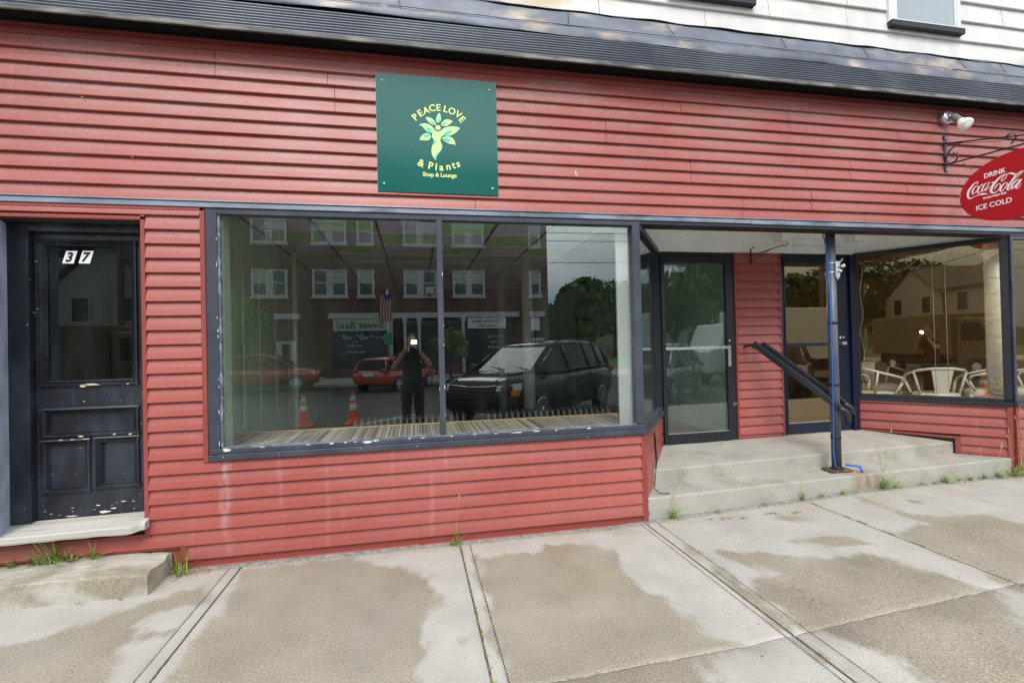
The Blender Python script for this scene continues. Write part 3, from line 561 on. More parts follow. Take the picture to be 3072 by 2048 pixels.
for x, sx, sz in [(-1.33, .045, .014), (-.62, .022, .008), (-.36, .05, .017), (-.3, .03, .006), (-.78, .02, .005), (-.52, .015, .005), (-.45, .02, .005), (-.05, .015, .004), (.05, .02, .005), (.27, .02, .004), (.62, .03, .004), (.8, .07, .007), (.95, .05, .005), (1.12, .012, .006), (1.4, .03, .005), (-1.1, .03, .003), (.45, .02, .003)]:
    flake(p, x, -.0345, .834 - sz * .5, sx * .8, sz * .75)
for _ in range(10): flake(p, -1.380 + random.uniform(-.002, .002), -.0225, random.uniform(.85, 2.5), .0022, random.uniform(.006, .02), 7)
for _ in range(6): flake(p, .187 + random.choice((0, .04)), -.0305, random.uniform(.85, 2.5), .003, random.uniform(.004, .02), 7)
for _ in range(5): flake(p, random.uniform(-1.4, 1.85), -.0465, random.uniform(.757, .79), .004, .003, 6)
p.build('peeling_paint', FLAKE, dwo, kind='stuff')
# --- return window on the left of the entrance
A0 = (1.90, 0.0); A1 = (2.585, .985)
def along(a, b, s): return (a[0] + (b[0] - a[0]) * s, a[1] + (b[1] - a[1]) * s)
rw = MB(); rw.wallbar(A0, A1, 2.478, 2.535, -.03, .04); rw.wallbar(along(A0, A1, .955), A1, .80, 2.478, -.028, .04); rw.wallbar(A0, along(A0, A1, .03), .80, 2.478, -.0, .04)
rwo = rw.build('return_window', NAVYD, shop, bevel=.003)
p = MB(); p.wallbar(along(A0, A1, .03), along(A0, A1, .955), .838, 2.478, .004, .010); p.build('pane', GLASSC, rwo)
p = MB(); p.wallbar(A0, A1, .795, .838, -.03, .04); p.wallbar(A0, along(A0, A1, 1.0), .752, .794, -.044, .03); p.build('sill', NAVY, rwo, bevel=.004)
m = MB(); siding(m, A0, A1, .17, .752, seed=31); siding(m, (A0[0] + .003, 0.0), along(A0, A1, .45), -.03, .17, seed=32); m.build('siding_return', RED, shop)
m = MB(); m.wallbar(A0, A1, -.05, .75, .002, .06); m.build('return_wall_core', INDARK, shop)
t = MB(); t.wallbar((1.893, -.024), along((1.893, -.024), A1, .025), -.01, .752, -.018, .02); t.build('return_corner_trim', REDTRIM, shop, bevel=.002)
t = MB(); t.wallbar(along(A0, A1, .96), A1, .40, .752, -.022, .0); t.build('return_end_trim', REDTRIM, shop, bevel=.002)
t = MB(); t.wallbar(along(A0, A1, .40), along(A0, A1, .425), .2, .34, -.022, 0); t.build('return_step_trim', REDTRIM, shop, bevel=.002)
m = MB(); m.wallbar(A0, A1, 2.535, 2.72, -.008, .03)
B0 = (5.14, 1.0); B1 = (5.945, 0.0)
m.wallbar(B0, B1, 2.525, 2.72, -.008, .03); m.box(2.55, 5.2, .985, 1.03, 2.512, 2.72)
m.box(4.30, 4.304, .98, .985, 2.515, 2.715); m.box(4.304, 5.06, .979, .984, 2.60, 2.606); m.box(4.304, 5.06, .977, .984, 2.515, 2.598); m.box(4.304, 5.06, .977, .984, 2.61, 2.70)
m.build('entrance_fascia', FASCIAW, shop)
m = MB()
x = 1.86
while x < 6.0:
    m.box(x, x + .092, .135, 1.0, 2.702, 2.72); m.box(x + .092, x + .1, .136, .999, 2.708, 2.72); x += .1
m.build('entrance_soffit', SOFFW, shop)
m = MB(); m.box(1.88, 6.0, .10, .134, 2.566, 2.72); m.build('beam_back', FASCIAW, shop)
m = MB(); m.box(2.6, 5.1, .972, .984, 2.700, 2.7015); 
for i in range(24): m.box(2.62 + i * .1, 2.66 + i * .1, .966, .985, 2.697, 2.7005)
m.build('soffit_track', SOFFW, shop)
# --- shop door (black aluminium)
d = MB(); d.box(2.565, 2.625, .985, 1.06, .40, 2.51); d.box(3.452, 3.522, .99, 1.06, .40, 2.51); d.box(2.625, 3.452, .99, 1.06, 2.465, 2.51)
da = d.build('shop_door_frame', NAVYD, shop, bevel=.003)
d = MB(); d.box(2.628, 2.672, .972, 1.015, .425, 2.46); d.box(3.405, 3.449, .972, 1.015, .425, 2.46); d.box(2.672, 3.405, .972, 1.015, 2.39, 2.46); d.box(2.672, 3.405, .972, 1.015, .425, .53)
da = d.build('shop_door', NAVYD, shop, bevel=.003)
d = MB(); d.box(2.672, 3.405, .985, .991, .53, 2.39); d.build('pane', GLASSC, da)
d = MB(); d.box(2.655, 3.41, .955, .970, 1.440, 1.468); d.box(2.675, 3.402, .995, 1.03, 1.438, 1.468); d.box(3.35, 3.40, .996, 1.04, 1.425, 1.48); d.build('push_bar', METALG, da, bevel=.003)
d = MB(); d.box(3.408, 3.442, .955, .971, 1.245, 1.475); d.build('pull_plate', METALG, da, bevel=.003)
d = MB(); d.lathe([(.0, 0), (.016, 0), (.016, .012), (.007, .018), (0, .018)], (3.43, .971, 1.528), (0, -1, 0), 16); d.build('lock_cylinder', CHROME, da)
d = MB(); d.box(3.448, 3.482, .962, .972, .80, .845); d.tube([(3.483, .965, .805), (3.492, .955, .825), (3.483, .965, .842)], .004); d.build('hasp', CHROME, da)
for za, zb_ in ((.48, .62), (2.25, 2.36)):
    d = MB(); d.box(2.622, 2.640, .962, .972, za, zb_); d.build('hinge', NAVYD, da, bevel=.002)
d = MB(); d.box(2.672, 3.405, .975, .983, .5302, .536); d.build('bottom_bead', METALG, da)
d = MB(); d.box(2.60, 3.52, .96, 1.06, .395, .418); d.build('threshold', mat('worn_threshold', (.3, .3, .3), .5, metal=.4, var=.2), da, bevel=.004)
d = MB(); d.box(2.76, 2.95, 1.02, 1.07, 2.30, 2.35); d.bar((2.95, 1.04, 2.34), (2.86, 1.2, 2.37), .02, .012); d.build('door_closer', METALG, da, bevel=.003)
# --- red pier between the doors
m = MB(); siding(m, (3.545, 1.0), (4.095, 1.0), .44, 2.49, seed=41); m.build('siding_door_pier', RED, shop)
m = MB(); m.box(3.523, 3.546, .975, 1.0, .425, 2.508); m.box(4.094, 4.117, .975, 1.0, .425, 2.508); m.box(3.546, 4.094, .976, 1.0, 2.488, 2.508); m.box(3.546, 4.094, .976, 1.0, .425, .445)
m.build('pier_trim', REDTRIM, shop, bevel=.002)
m = MB(); m.box(3.524, 4.116, 1.002, 1.1, .3, 2.51); m.build('pier_core', INDARK, shop)
# --- cafe door (blue)
d = MB(); d.box(4.118, 4.150, .98, 1.06, .42, 2.512); d.box(4.86, 5.14, .985, 1.06, .42, 2.512); d.box(4.15, 4.86, .985, 1.06, 2.455, 2.512)
d.box(5.035, 5.12, .955, .985, .43, 2.50)
db = d.build('cafe_door_frame', BLUEDOOR, shop, bevel=.003)
d = MB(); d.box(4.153, 4.170, .975, 1.015, .45, 2.452); d.box(4.752, 4.856, .975, 1.015, .45, 2.452); d.box(4.17, 4.752, .975, 1.015, 2.39, 2.452); d.box(4.17, 4.752, .975, 1.015, .45, .565); d.box(4.17, 4.752, .973, 1.013, 1.445, 1.48)
db = d.build('cafe_door', BLUEDOOR, shop, bevel=.003)
d = MB(); d.box(4.17, 4.752, .99, .996, .565, 1.445); d.build('pane', GLASSB, db)
d = MB(); d.box(4.17, 4.752, .99, .996, 1.48, 2.39); d.build('pane', GLASSB, db)
d = MB(); d.lathe([(0, 0), (.018, 0), (.018, .01), (0, .014)], (4.90, .984, 1.535), (0, -1, 0), 14); d.build('lock_cylinder', METALG, db)
d = MB(); d.lathe([(0, 0), (.012, 0), (.012, .02), (0, .02)], (4.935, .984, 1.535), (0, -1, 0), 12); d.build('keyhole_cover', METALG, db)
d = MB(); d.box(4.88, 4.94, .93, .984, 1.45, 1.485); d.build('latch', METALG, db, bevel=.002)
d = MB(); d.box(4.172, 4.75, .978, .988, .5655, .572); d.build('bottom_bead', METALG, db)
# --- cafe display window (slanting) and front
cw = MB(); cw.wallbar(B0, B1, 2.475, 2.525, -.03, .04); cw.wallbar(B0, along(B0, B1, .03), .80, 2.475, -.03, .04); cw.wallbar(along(B0, B1, .955), B1, .80, 2.475, -.03, .04)
cwo = cw.build('cafe_window', NAVYD, shop, bevel=.003)
p = MB(); p.wallbar(along(B0, B1, .03), along(B0, B1, .955), .87, 2.475, .0, .006); p.build('pane', GLASSB, cwo)
p = MB(); p.wallbar(B0, B1, .832, .872, -.03, .04); p.wallbar(B0, B1, .79, .831, -.042, .03); p.build('sill', NAVYD, cwo, bevel=.004)
cf = MB(); cf.box(5.95, 9.4, -.022, .04, 2.49, 2.515); cf.box(5.946, 5.975, -.03, .04, .80, 2.52); cf.box(7.6, 7.65, -.022, .04, .87, 2.49)
cfo = cf.build('cafe_front_window', NAVY, shop, bevel=.003)
p = MB(); p.box(5.975, 7.6, .0, .006, .87, 2.49); p.build('pane', GLASSB, cfo)
p = MB(); p.box(7.65, 9.4, .0, .006, .87, 2.49); p.build('pane', GLASSB, cfo)
p = MB(); p.box(5.948, 9.4, -.034, .04, .84, .871); p.box(5.951, 9.4, -.046, .03, .796, .839); p.build('sill', NAVY, cfo, bevel=.004)
m = MB(); siding(m, (B0[0] - .02, B0[1]), B1, .472, .79, seed=51, zb=.675 + .003); siding(m, along(B0, B1, .69), B1, .27, .472, seed=52); m.build('siding_slant', RED, shop)
m = MB(); m.wallbar(B0, B1, .0, .788, .002, .06); m.build('slant_wall_core', INDARK, shop)
t = MB()
def slopebar(mb, a, b, za, zb_, h, t0, t1):
    a, b = Vector(a), Vector(b); dd = (b - a).normalized(); n = Vector((-dd.y, dd.x))
    c = [a + n * t0, b + n * t0, b + n * t1, a + n * t1]; zz = [za, zb_, zb_, za]
    mb.hexa([(c[i].x, c[i].y, zz[i]) for i in range(4)] + [(c[i].x, c[i].y, zz[i] + h) for i in range(4)])
slopebar(t, B0, along(B0, B1, .66), .445, .425, .026, -.03, 0)
t.wallbar(along(B0, B1, .655), along(B0, B1, .69), .275, .452, -.034, 0)
slopebar(t, along(B0, B1, .69), B1, .270, .268, .026, -.03, 0)
t.wallbar(B0, along(B0, B1, .03), .44, .79, -.03, 0)
t.wallbar(along(B0, B1, .965), B1, .09, .79, -.032, 0)
t.build('slant_trim', REDTRIM, shop, bevel=.002)
t = MB(); t.box(5.955, 5.988, -.026, .01, .09, .795); t.build('slant_corner_trim', REDTRIM, shop, bevel=.002)
# ---------------------------------------------------------------- the old door 37
Y0 = .15
f = MB(); f.box(-2.77, -2.615, .10, .2, .36, 2.46); f.box(-2.615, -1.83, .10, .2, 2.40, 2.46)
fo = f.build('old_door_frame', BLACKDOOR, shop, bevel=.004)
f = MB(); f.prism([(-2.772, .19), (-2.655, -.13), (-2.98, -.13), (-2.98, .19)], 'z', .30, 2.452)
fo = f.build('left_door_jamb', JAMB, shop, bevel=.006)
d = MB()
XL, XR = -2.612, -1.872; ZB, ZT = .385, 2.40
d.box(XL, -2.555, .15, .195, ZB, ZT); d.box(-1.985 - .01, XR, .15, .195, ZB, ZT)
d.box(-2.555, -1.995, .15, .195, 2.33, ZT); d.box(-2.555, -1.995, .15, .195, 1.145, 1.335); d.box(-2.555, -1.995, .15, .195, .92, .965); d.box(-2.555, -1.995, .15, .195, ZB, .585)
d.box(-2.305, -2.225, .15, .195, .585, .92)
d.box(-2.555, -1.995, .172, .19, .965, 1.145); d.box(-2.555, -2.305, .172, .19, .585, .92); d.box(-2.225, -1.995, .172, .19, .585, .92)
dd = d.build('old_door', BLACKDOOR, shop, bevel=.003)
def moulding(mb, x0, x1, z0, z1, w=.03, y=.15):
    for (a, b, c_, e_) in ((x0, x1, z0, z0 + w), (x0, x1, z1 - w, z1)):
        mb.prism([(y + .004, c_), (y - .016, c_ + w * .2), (y - .022, c_ + w * .5), (y - .010, c_ + w * .7), (y + .004, e_)], 'x', a, b) if c_ == z0 else mb.prism([(y + .004, e_), (y - .016, e_ - w * .2), (y - .022, e_ - w * .5), (y - .010, e_ - w * .7), (y + .004, c_)], 'x', a, b)
    for (a, sgn) in ((x0, 1), (x1, -1)):
        mb.prism([(a, y + .004), (a + sgn * w * .2, y - .0155), (a + sgn * w * .5, y - .0215), (a + sgn * w * .7, y - .0095), (a + sgn * w, y + .004)], 'z', z0 + .001, z1 - .001)
d = MB(); moulding(d, -2.585, -1.965, 1.305, 2.355, .034); moulding(d, -2.56, -1.99, 1.33, 2.33, .022, .158); d.build('glass_moulding', BLACKDOOR, dd)
d = MB(); moulding(d, -2.585, -1.965, .945, 1.165, .034); moulding(d, -2.555, -1.995, .972, 1.138, .02, .165)
moulding(d, -2.585, -2.275, .555, .945, .034); moulding(d, -2.558, -2.302, .582, .918, .02, .165)
moulding(d, -2.255, -1.965, .568, .95, .034); moulding(d, -2.228, -1.992, .595, .92, .02, .165)
d.build('panel_moulding', BLACKDOOR, dd)
d = MB(); d.box(-2.54, -2.01, .166, .171, 1.345, 2.315); d.build('pane', glass_mat('old_door_glass', (.5, .56, .58), 1.6, .006), dd)
d = MB(); d.lathe([(0, 0), (.012, 0), (.012, .02), (.026, .03), (.03, .045), (.02, .06), (0, .064)], (-1.90, .15, 1.245), (0, -1, 0), 20); d.build('door_knob', mat('brass_knob', (.55, .5, .36), .3, metal=.6), dd)
d = MB()
for _ in range(12):
    flake(d, random.uniform(-2.58, -1.90), .1495, .395 + abs(random.gauss(0, .05)), random.uniform(.003, .014), random.uniform(.001, .003), 9)
for x, z, sx, sz in [(-2.2, .405, .04, .008), (-2.24, .455, .016, .004), (-2.08, .47, .02, .003), (-2.4, .392, .04, .004), (-2.14, .425, .02, .005)]:
    flake(d, x, .1492, z, sx, sz, 13)
d.build('bare_patch', FLAKE, dd, kind='stuff')
d = MB()
for x, z, sx, sz in [(-2.26, 1.318, .06, .008), (-2.31, 1.312, .03, .009), (-2.03, 1.315, .01, .004)]: flake(d, x, .1285, z, sx, sz, 13)
for x in (-2.33, -2.12, -2.02): flake(d, x, .1285, .957 + random.uniform(-.004, .004), random.uniform(.01, .025), .006, 11)
for x in (-2.38, -2.3, -2.45): flake(d, x, .1285, .935, random.uniform(.01, .03), .004, 11)
d.build('bare_wood_patch', WOODFLAKE, dd, kind='stuff')
# house number
d = MB()
for q in NUM: d.prism(q, 'y', .1655, .1635)
hn = d.build('number_plate', COKEW, dd)
d = MB()
for ch, q in zip('37', NUM):
    cx = sum(a for a, b in q) / 4; cz = sum(b for a, b in q) / 4
    text_mb(d, ch, .092, -.0015, .0035, lambda u, v, w, cx=cx, cz=cz: (cx + u + v * .28, .1630 + w, cz + v), sx=.9)
d.build('number_digits', BLACKP, hn)
# wooden door sill
m = MB(); n = 36; vs = []
for i in range(n + 1):
    x = -3.0 + (-1.832 + 3.0) * i / n; e_ = noise.noise(Vector((x * 6, 0, 3))) * .006; tz = .012 * noise.noise(Vector((x * 2, 4, 0)))
    frnt = -.125 + e_ * 1.5 - (.0 if x < -1.95 else -.03 * ((x + 1.95) / .12) ** 2)
    zt = .372 - (x + 2.7) * -.012
    lo = .312 + e_ + tz * .5 + (.0 if x < -1.93 else .02 * ((x + 1.93) / .13))
    if x > -1.866: frnt = max(frnt, -.09)
    back = .15 if x < -1.868 else -.028
    vs += [(x, back, zt + .004), (x, (back + frnt) / 2, zt - .002 + tz * .2), (x, frnt + .004, zt - .012), (x, frnt, zt - .022), (x, frnt + .004, lo), (x, back, lo)]
k = 6; fs = [(i * k + j, (i + 1) * k + j, (i + 1) * k + (j + 1) % k, i * k + (j + 1) % k) for i in range(n) for j in range(k)]
fs += [tuple(range(k)), tuple(n * k + j for j in range(k))[::-1]]
m.add(vs, fs); m.build('wooden_door_sill', SILLWOOD, shop)
# ---------------------------------------------------------------- interior of the empty shop
m = MB(); m.box(-1.72, -1.66, .14, 6.6, .2, 2.8); 
for i in range(60): m.box(-1.66, -1.652, .15 + i * .108, .15 + i * .108 + .100, .3, 2.79)
m.build('inner_wall_left', INGREEN, shop)
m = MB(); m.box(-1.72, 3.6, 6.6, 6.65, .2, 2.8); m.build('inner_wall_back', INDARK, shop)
m = MB(); m.box(3.58, 3.64, 1.1, 6.6, .2, 2.8)
for i in range(50): m.box(3.572, 3.58, 1.15 + i * .108, 1.15 + i * .108 + .1, .45, 2.78)
m.build('inner_wall_right', INGREEN, shop)
m = MB(); m.box(-1.7, 3.6, .14, 1.0, 2.79, 2.85); m.build('ceiling_border', mat('olive_ceiling_border', (.42, .45, .36), .7), shop)
mg = MB(); ml = MB(); tb = MB(); mt = MB()
for i in range(-2, 5):
    for j in range(9):
        x0 = -.99 + .61 * i + .03; y0 = 1.0 + .61 * j
        (mg if (i + j) % 2 == 0 else ml).box(x0 + .004, x0 + .606, y0 + .006, y0 + .604, 2.792, 2.80)
for i in range(-2, 6):
    x0 = -.99 + .61 * i + .03; tb.box(x0 - .012, x0 + .012, 1.0, 6.5, 2.783, 2.79)
for j in range(10): mt.box(-1.7, 3.6, 1.0 + .61 * j - .006, 1.0 + .61 * j + .006, 2.786, 2.7918)
mg.build('green_ceiling_tiles', TILEG, shop); ml.build('lavender_ceiling_tiles', TILEL, shop); tb.build('ceiling_runners', TBAR, shop); mt.build('ceiling_cross_tees', mat('cross_tee', (.55, .6, .5), .5), shop)
m = MB(); m.box(-1.7, 3.6, 1.0, 6.6, 2.801, 2.86); m.build('ceiling_deck', INDARK, shop)
m = MB(); m.prism([(-1.7, .16), (1.95, .16), (2.55, 1.03), (2.55, 6.6), (-1.7, 6.6)], 'z', .30, .34); m.box(2.55, 3.58, 1.06, 6.6, .38, .42); m.box(1.9, 2.55, 1.06, 6.6, .34, .42); m.build('inner_floor', FLOORW, shop)
m = MB(); m.box(-1.376, -1.36, .03, .18, .80, 2.56); m.box(-1.376, -1.65, .14, .18, .7, 2.79); m.build('inner_reveal', mat('reveal_green', (.45, .55, .43), .6), shop)
m = MB(); m.box(1.735, 1.885, .10, .125, .80, 2.60); m.build('woven_panel', BURLAP, shop)
m = MB(); m.box(2.6, 3.5, 6.4, 6.55, .4, 2.7); m.build('rear_green_panel', mat('rear_panel', (.4, .48, .42), .6), shop)  # pale green panel standing before the dark back wall
for (x, y, r_, z1) in ((1.62, 3.0, .085, 2.79), (1.55, 4.8, .07, 2.79)):
    m = MB(); m.lathe([(r_, 0), (r_, z1 - .34)], (x, y, .34), (0, 0, 1), 24); m.build('pipe_column', COLP, shop)
m = MB(); m.lathe([(.03, 0), (.03, 2.4)], (-1.45, 2.6, .34), (0, 0, 1), 10)
for x, y in ((-1.6, 1.2), (-1.6, 1.7), (-1.6, 2.3), (-1.6, 2.9), (-1.6, 3.1)): m.box(x, x + .008, y, y + .006, .8, 2.3)
m.build('wall_strip', mat('pale_wall_strip', (.6, .66, .55), .5), shop)
# ---------------------------------------------------------------- interior of the cafe
m = MB(); m.box(3.66, 3.72, 1.1, 6.5, .2, 2.8); m.box(3.66, 9.4, 6.5, 6.55, .2, 2.9); m.box(9.3, 9.4, .14, 6.5, .2, 2.9); m.build('cafe_inner_walls', INTAN, shop)
m = MB(); m.box(3.66, 5.12, 1.065, 6.5, 2.76, 2.82); m.prism([(5.12, 1.07), (5.96, .145), (9.4, .145), (9.4, 6.5), (5.12, 6.5)], 'z', 2.76, 2.82); m.build('cafe_ceiling', INTAN2, shop)
m = MB(); m.box(3.66, 5.16, 1.065, 6.5, .38, .42); m.prism([(5.2, 1.06), (6.0, .145), (9.4, .145), (9.4, 6.5), (5.2, 6.5)], 'z', .38, .42); m.build('cafe_floor', mat('cafe_floor', (.10, .08, .05), .4, var=.1), shop)
m = MB(); m.prism([(5.19, 1.06), (5.99, .06), (9.4, .06), (9.4, .14), (6.05, .14), (5.26, 1.1)], 'z', .76, .80); m.build('cafe_window_ledge', mat('ledge_grey', (.28, .28, .26), .5), shop)
m = MB(); m.box(6.6, 6.8, 4.3, 4.5, .42, 2.76); m.build('cafe_post', mat('brown_post', (.13, .07, .03), .6), shop)
m = MB(); m.box(6.9, 9.2, 5.8, 6.45, .42, 1.4); m.build('cafe_counter', mat('counter_orange_brown', (.30, .13, .03), .5), shop)
m = MB(); m.box(4.05, 4.25, 3.2, 3.35, .42, 2.76); m.build('cafe_pale_post', WHITEP, shop)
# ================================================================ concrete: steps, block, pavement
def concrete_mat(name, dry, wet, use_wet=False, bro=True, stain=.5, rough=.8):
    m = bpy.data.materials.new(name); m.use_nodes = True; n, l = nodes_of(m); bs = n['Principled BSDF']
    tcn = n.new('ShaderNodeTexCoord')
    def MR(src, a, b, c, d, sm=False):
        q = n.new('ShaderNodeMapRange'); q.inputs['From Min'].default_value = a; q.inputs['From Max'].default_value = b
        q.inputs['To Min'].default_value = c; q.inputs['To Max'].default_value = d
        if sm: q.interpolation_type = 'SMOOTHSTEP'
        l.new(src, q.inputs[0]); return q.outputs[0]
    def NZ(scale, st=(1, 1, 1), det=5):
        mpn = n.new('ShaderNodeMapping'); mpn.inputs['Scale'].default_value = st; l.new(tcn.outputs['Object'], mpn.inputs[0])
        t = n.new('ShaderNodeTexNoise'); t.inputs['Scale'].default_value = scale; t.inputs['Detail'].default_value = det; l.new(mpn.outputs[0], t.inputs['Vector']); return t.outputs['Fac']
    def M(op, a, b=0.0):
        q = n.new('ShaderNodeMath'); q.operation = op
        for i, v in enumerate((a, b)):
            if isinstance(v, (int, float)): q.inputs[i].default_value = v
            else: l.new(v, q.inputs[i])
        return q.outputs[0]
    def MIX(f, a, b, mode='MIX'):
        q = n.new('ShaderNodeMixRGB'); q.blend_type = mode
        if isinstance(f, (int, float)): q.inputs[0].default_value = f
        else: l.new(f, q.inputs[0])
        for i, v in ((1, a), (2, b)):
            if isinstance(v, tuple): q.inputs[i].default_value = (*v, 1)
            else: l.new(v, q.inputs[i])
        return q.outputs[0]
    g = MR(NZ(150, (1, 1, 1), 3), .3, .7, .78, 1.2); g2 = MR(NZ(3, (1, 1, 1), 6), .3, .7, .9, 1.1)
    cur = MIX(1.0, MIX(1.0, dry, g, 'MULTIPLY'), g2, 'MULTIPLY')
    wetc = MIX(1.0, MIX(1.0, wet, MR(NZ(110, (1, 1, 1), 4), .3, .7, .5, 1.5), 'MULTIPLY'), MR(NZ(2.2, (1, 1, 1), 6), .3, .7, .80, 1.22), 'MULTIPLY')
    if use_wet:
        at = n.new('ShaderNodeAttribute'); at.attribute_name = 'wet'
        edge = M('ADD', at.outputs['Fac'], MR(NZ(7, (1.3, .7, 1), 8), .3, .7, -.05, .05))
        edge = M('ADD', edge, MR(NZ(60, (1.6, .8, 1), 4), .3, .7, -.014, .014))
        wf = MR(edge, -.03, .05, 0, 1, True)
        fb = MR(NZ(1.3, (1, 1, 1), 4), .35, .7, .72, 1.0); wf = M('MULTIPLY', wf, fb)
        cur = MIX(wf, cur, wetc)
        rg = M('SUBTRACT', rough, M('MULTIPLY', wf, .18)); l.new(rg, bs.inputs['Roughness'])
    else:
        cur = MIX(MR(NZ(2.5, (1, 1, 1.5), 7), .5, .62, 0, .75), cur, wetc); bs.inputs['Roughness'].default_value = rough
    sepn = n.new('ShaderNodeSeparateXYZ'); l.new(tcn.outputs['Object'], sepn.inputs[0])
    if use_wet:
        near = MR(sepn.outputs['Y'], -.42, -.03, 0, 1); sf = M('MULTIPLY', near, MR(NZ(2.6, (1, 1.6, 1), 6), .4, .68, 0, stain)); cur = MIX(sf, cur, (.34, .235, .13))
    else:
        cur = MIX(MR(NZ(3.4, (1, 1, 1), 6), .56, .72, 0, stain), cur, (.30, .22, .12))
    if name == 'step_concrete':
        dx = M('ABSOLUTE', M('SUBTRACT', sepn.outputs['X'], .23)); rm = M('MULTIPLY', MR(dx, .04, .20, 1, 0), MR(sepn.outputs['Y'], .05, -.12, 0, 1))
        rm = M('MULTIPLY', rm, MR(NZ(9, (2, 1, .6), 6), .35, .6, .1, .85)); cur = MIX(rm, cur, (.26, .15, .085))
    cur = MIX(MR(NZ(210, (1, 1, 1), 1), .70, .73, 0, .75), cur, (.07, .065, .06))
    cur = MIX(MR(NZ(190, (1, 1, 1.01), 1), .735, .75, 0, .6), cur, (.72, .7, .66))
    l.new(cur, bs.inputs['Base Color'])
    b = n.new('ShaderNodeBump'); b.inputs['Distance'].default_value = .003
    h = M('ADD', NZ(170, (1, 1, 1), 3), M('MULTIPLY', NZ(70, (1, .03, 1), 3), 1.0 if bro else .0)); l.new(h, b.inputs['Height']); b.inputs['Strength'].default_value = .8
    l.new(b.outputs[0], bs.inputs['Normal']); MATS[name] = m; return m
WALK = concrete_mat('pavement_concrete', (.385, .372, .340), (.245, .214, .160), True)
STEPC = concrete_mat('step_concrete', (.37, .36, .32), (.28, .265, .22), False, False, .25)
BLOCKC = concrete_mat('old_block_concrete', (.42, .40, .35), (.22, .185, .125), False, False, .5)
def zlow(x, y): return .197 + .0188 * (x - 1.92)
def zup(x, y): return .336 + .0145 * (x - 2.15) + (y - .35) * .108
def slab_mesh(name, x0, x1, y0, y1, zf, zb, matl, parent, xl=None, xr=None, nx=60, ny=10, rough=.0025):
    """xl(y), xr(y): end lines following the walls"""
    m = MB(); vs = []
    ys = [y0, y0 + .012] + [y0 + .012 + (y1 - y0 - .012) * j / ny for j in range(1, ny + 1)]
    def P(i, y, z, q=0.0):
        a = xl(y) if xl else x0; b = xr(y) if xr else x1
        return (a + (b - a) * i / nx, y + q, z)
    rows = []
    def row(y, zfun, k):
        r_ = []
        for i in range(nx + 1):
            x = P(i, y, 0)[0]; nn = noise.noise(Vector((x * 9, y * 9 + k, 1))) * rough; n3 = noise.noise(Vector((x * 25, k * 2.0, 7))) * rough
            r_.append(P(i, y, zfun(x, y) + nn, n3 if y <= y0 + .001 else 0))
        return r_
    rows.append(row(y0, lambda x, y: zb(x), 0)); rows.append(row(y0, lambda x, y: (zb(x) + zf(x, y)) / 2, 1)); rows.append(row(y0, lambda x, y: zf(x, y) - .012, 2))
    rows.append([(a, b - (-.004), c) for a, b, c in row(y0, lambda x, y: zf(x, y) - .003, 3)])
    for j, y in enumerate(ys[1:]): rows.append(row(y, zf, 4 + j))
    rows.append(row(y1, lambda x, y: zb(x), 40))
    k = nx + 1; vs = [v for r_ in rows for v in r_]
    fs = [(j * k + i, j * k + i + 1, (j + 1) * k + i + 1, (j + 1) * k + i) for j in range(len(rows) - 1) for i in range(nx)]
    fs += [tuple(j * k for j in range(len(rows)))[::-1], tuple(j * k + nx for j in range(len(rows)))]
    m.smooth = False; m.add(vs, fs)
    return m.build(name, matl, parent)
steps = thing('concrete_steps', 'two broad grey concrete steps leading up to the recessed doors', 'steps', (3.9, .2, 0))
wl_ = lambda y: 1.915 + .695 * max(y, 0); wr_ = lambda y: 5.935 - .805 * max(y, 0)
slab_mesh('lower_step', 1.93, 5.92, .0, .40, zlow, lambda x: gz(x) - .03, STEPC, steps, lambda y: wl_(y) + .012, lambda y: wr_(y) - .012)
slab_mesh('upper_step', 2.1, 5.7, .35, 1.06, zup, lambda x: zlow(x, 0) - .03, STEPC, steps, lambda y: wl_(y) + .008, lambda y: wr_(y) - .006)
blk = slab_mesh('concrete_block_step', -3.4, -1.69, -.365, -.008, lambda x, y: .142 + .006 * math.sin(x * 5) - max(0, (x + 1.80)) * .12, lambda x: -.03, BLOCKC, None, lambda y: -3.4, lambda y: -1.70 + .012 * math.sin(y * 30), rough=.008)
tag(blk, 'rough worn concrete block step under the old door 37', 'step')
# pavement
import numpy as np
XJ = [-5.9, -4.35, -2.80, -1.24, .315, 1.877, 3.43, 5.09, 6.64, 8.2, 9.8]
def sdist(px, py, poly):
    P = np.array(poly); d2 = np.full(px.shape, 1e9); inside = np.zeros(px.shape, bool); n = len(P)
    for i in range(n):
        ax, ay = P[i]; bx, by = P[(i + 1) % n]; ex, ey = bx - ax, by - ay; L2 = ex * ex + ey * ey + 1e-12
        t = np.clip(((px - ax) * ex + (py - ay) * ey) / L2, 0, 1); dx = px - (ax + t * ex); dy = py - (ay + t * ey); d2 = np.minimum(d2, dx * dx + dy * dy)
        c = ((ay > py) != (by > py)) & (px < (bx - ax) * (py - ay) / (by - ay + 1e-12) + ax); inside ^= c
    return np.where(inside, 1, -1) * np.sqrt(d2)
mv = []; mf = []
grooves = {-1.24: [-.075], .315: [.075], 1.877: [.095, -.045], 3.43: [], 5.09: []}
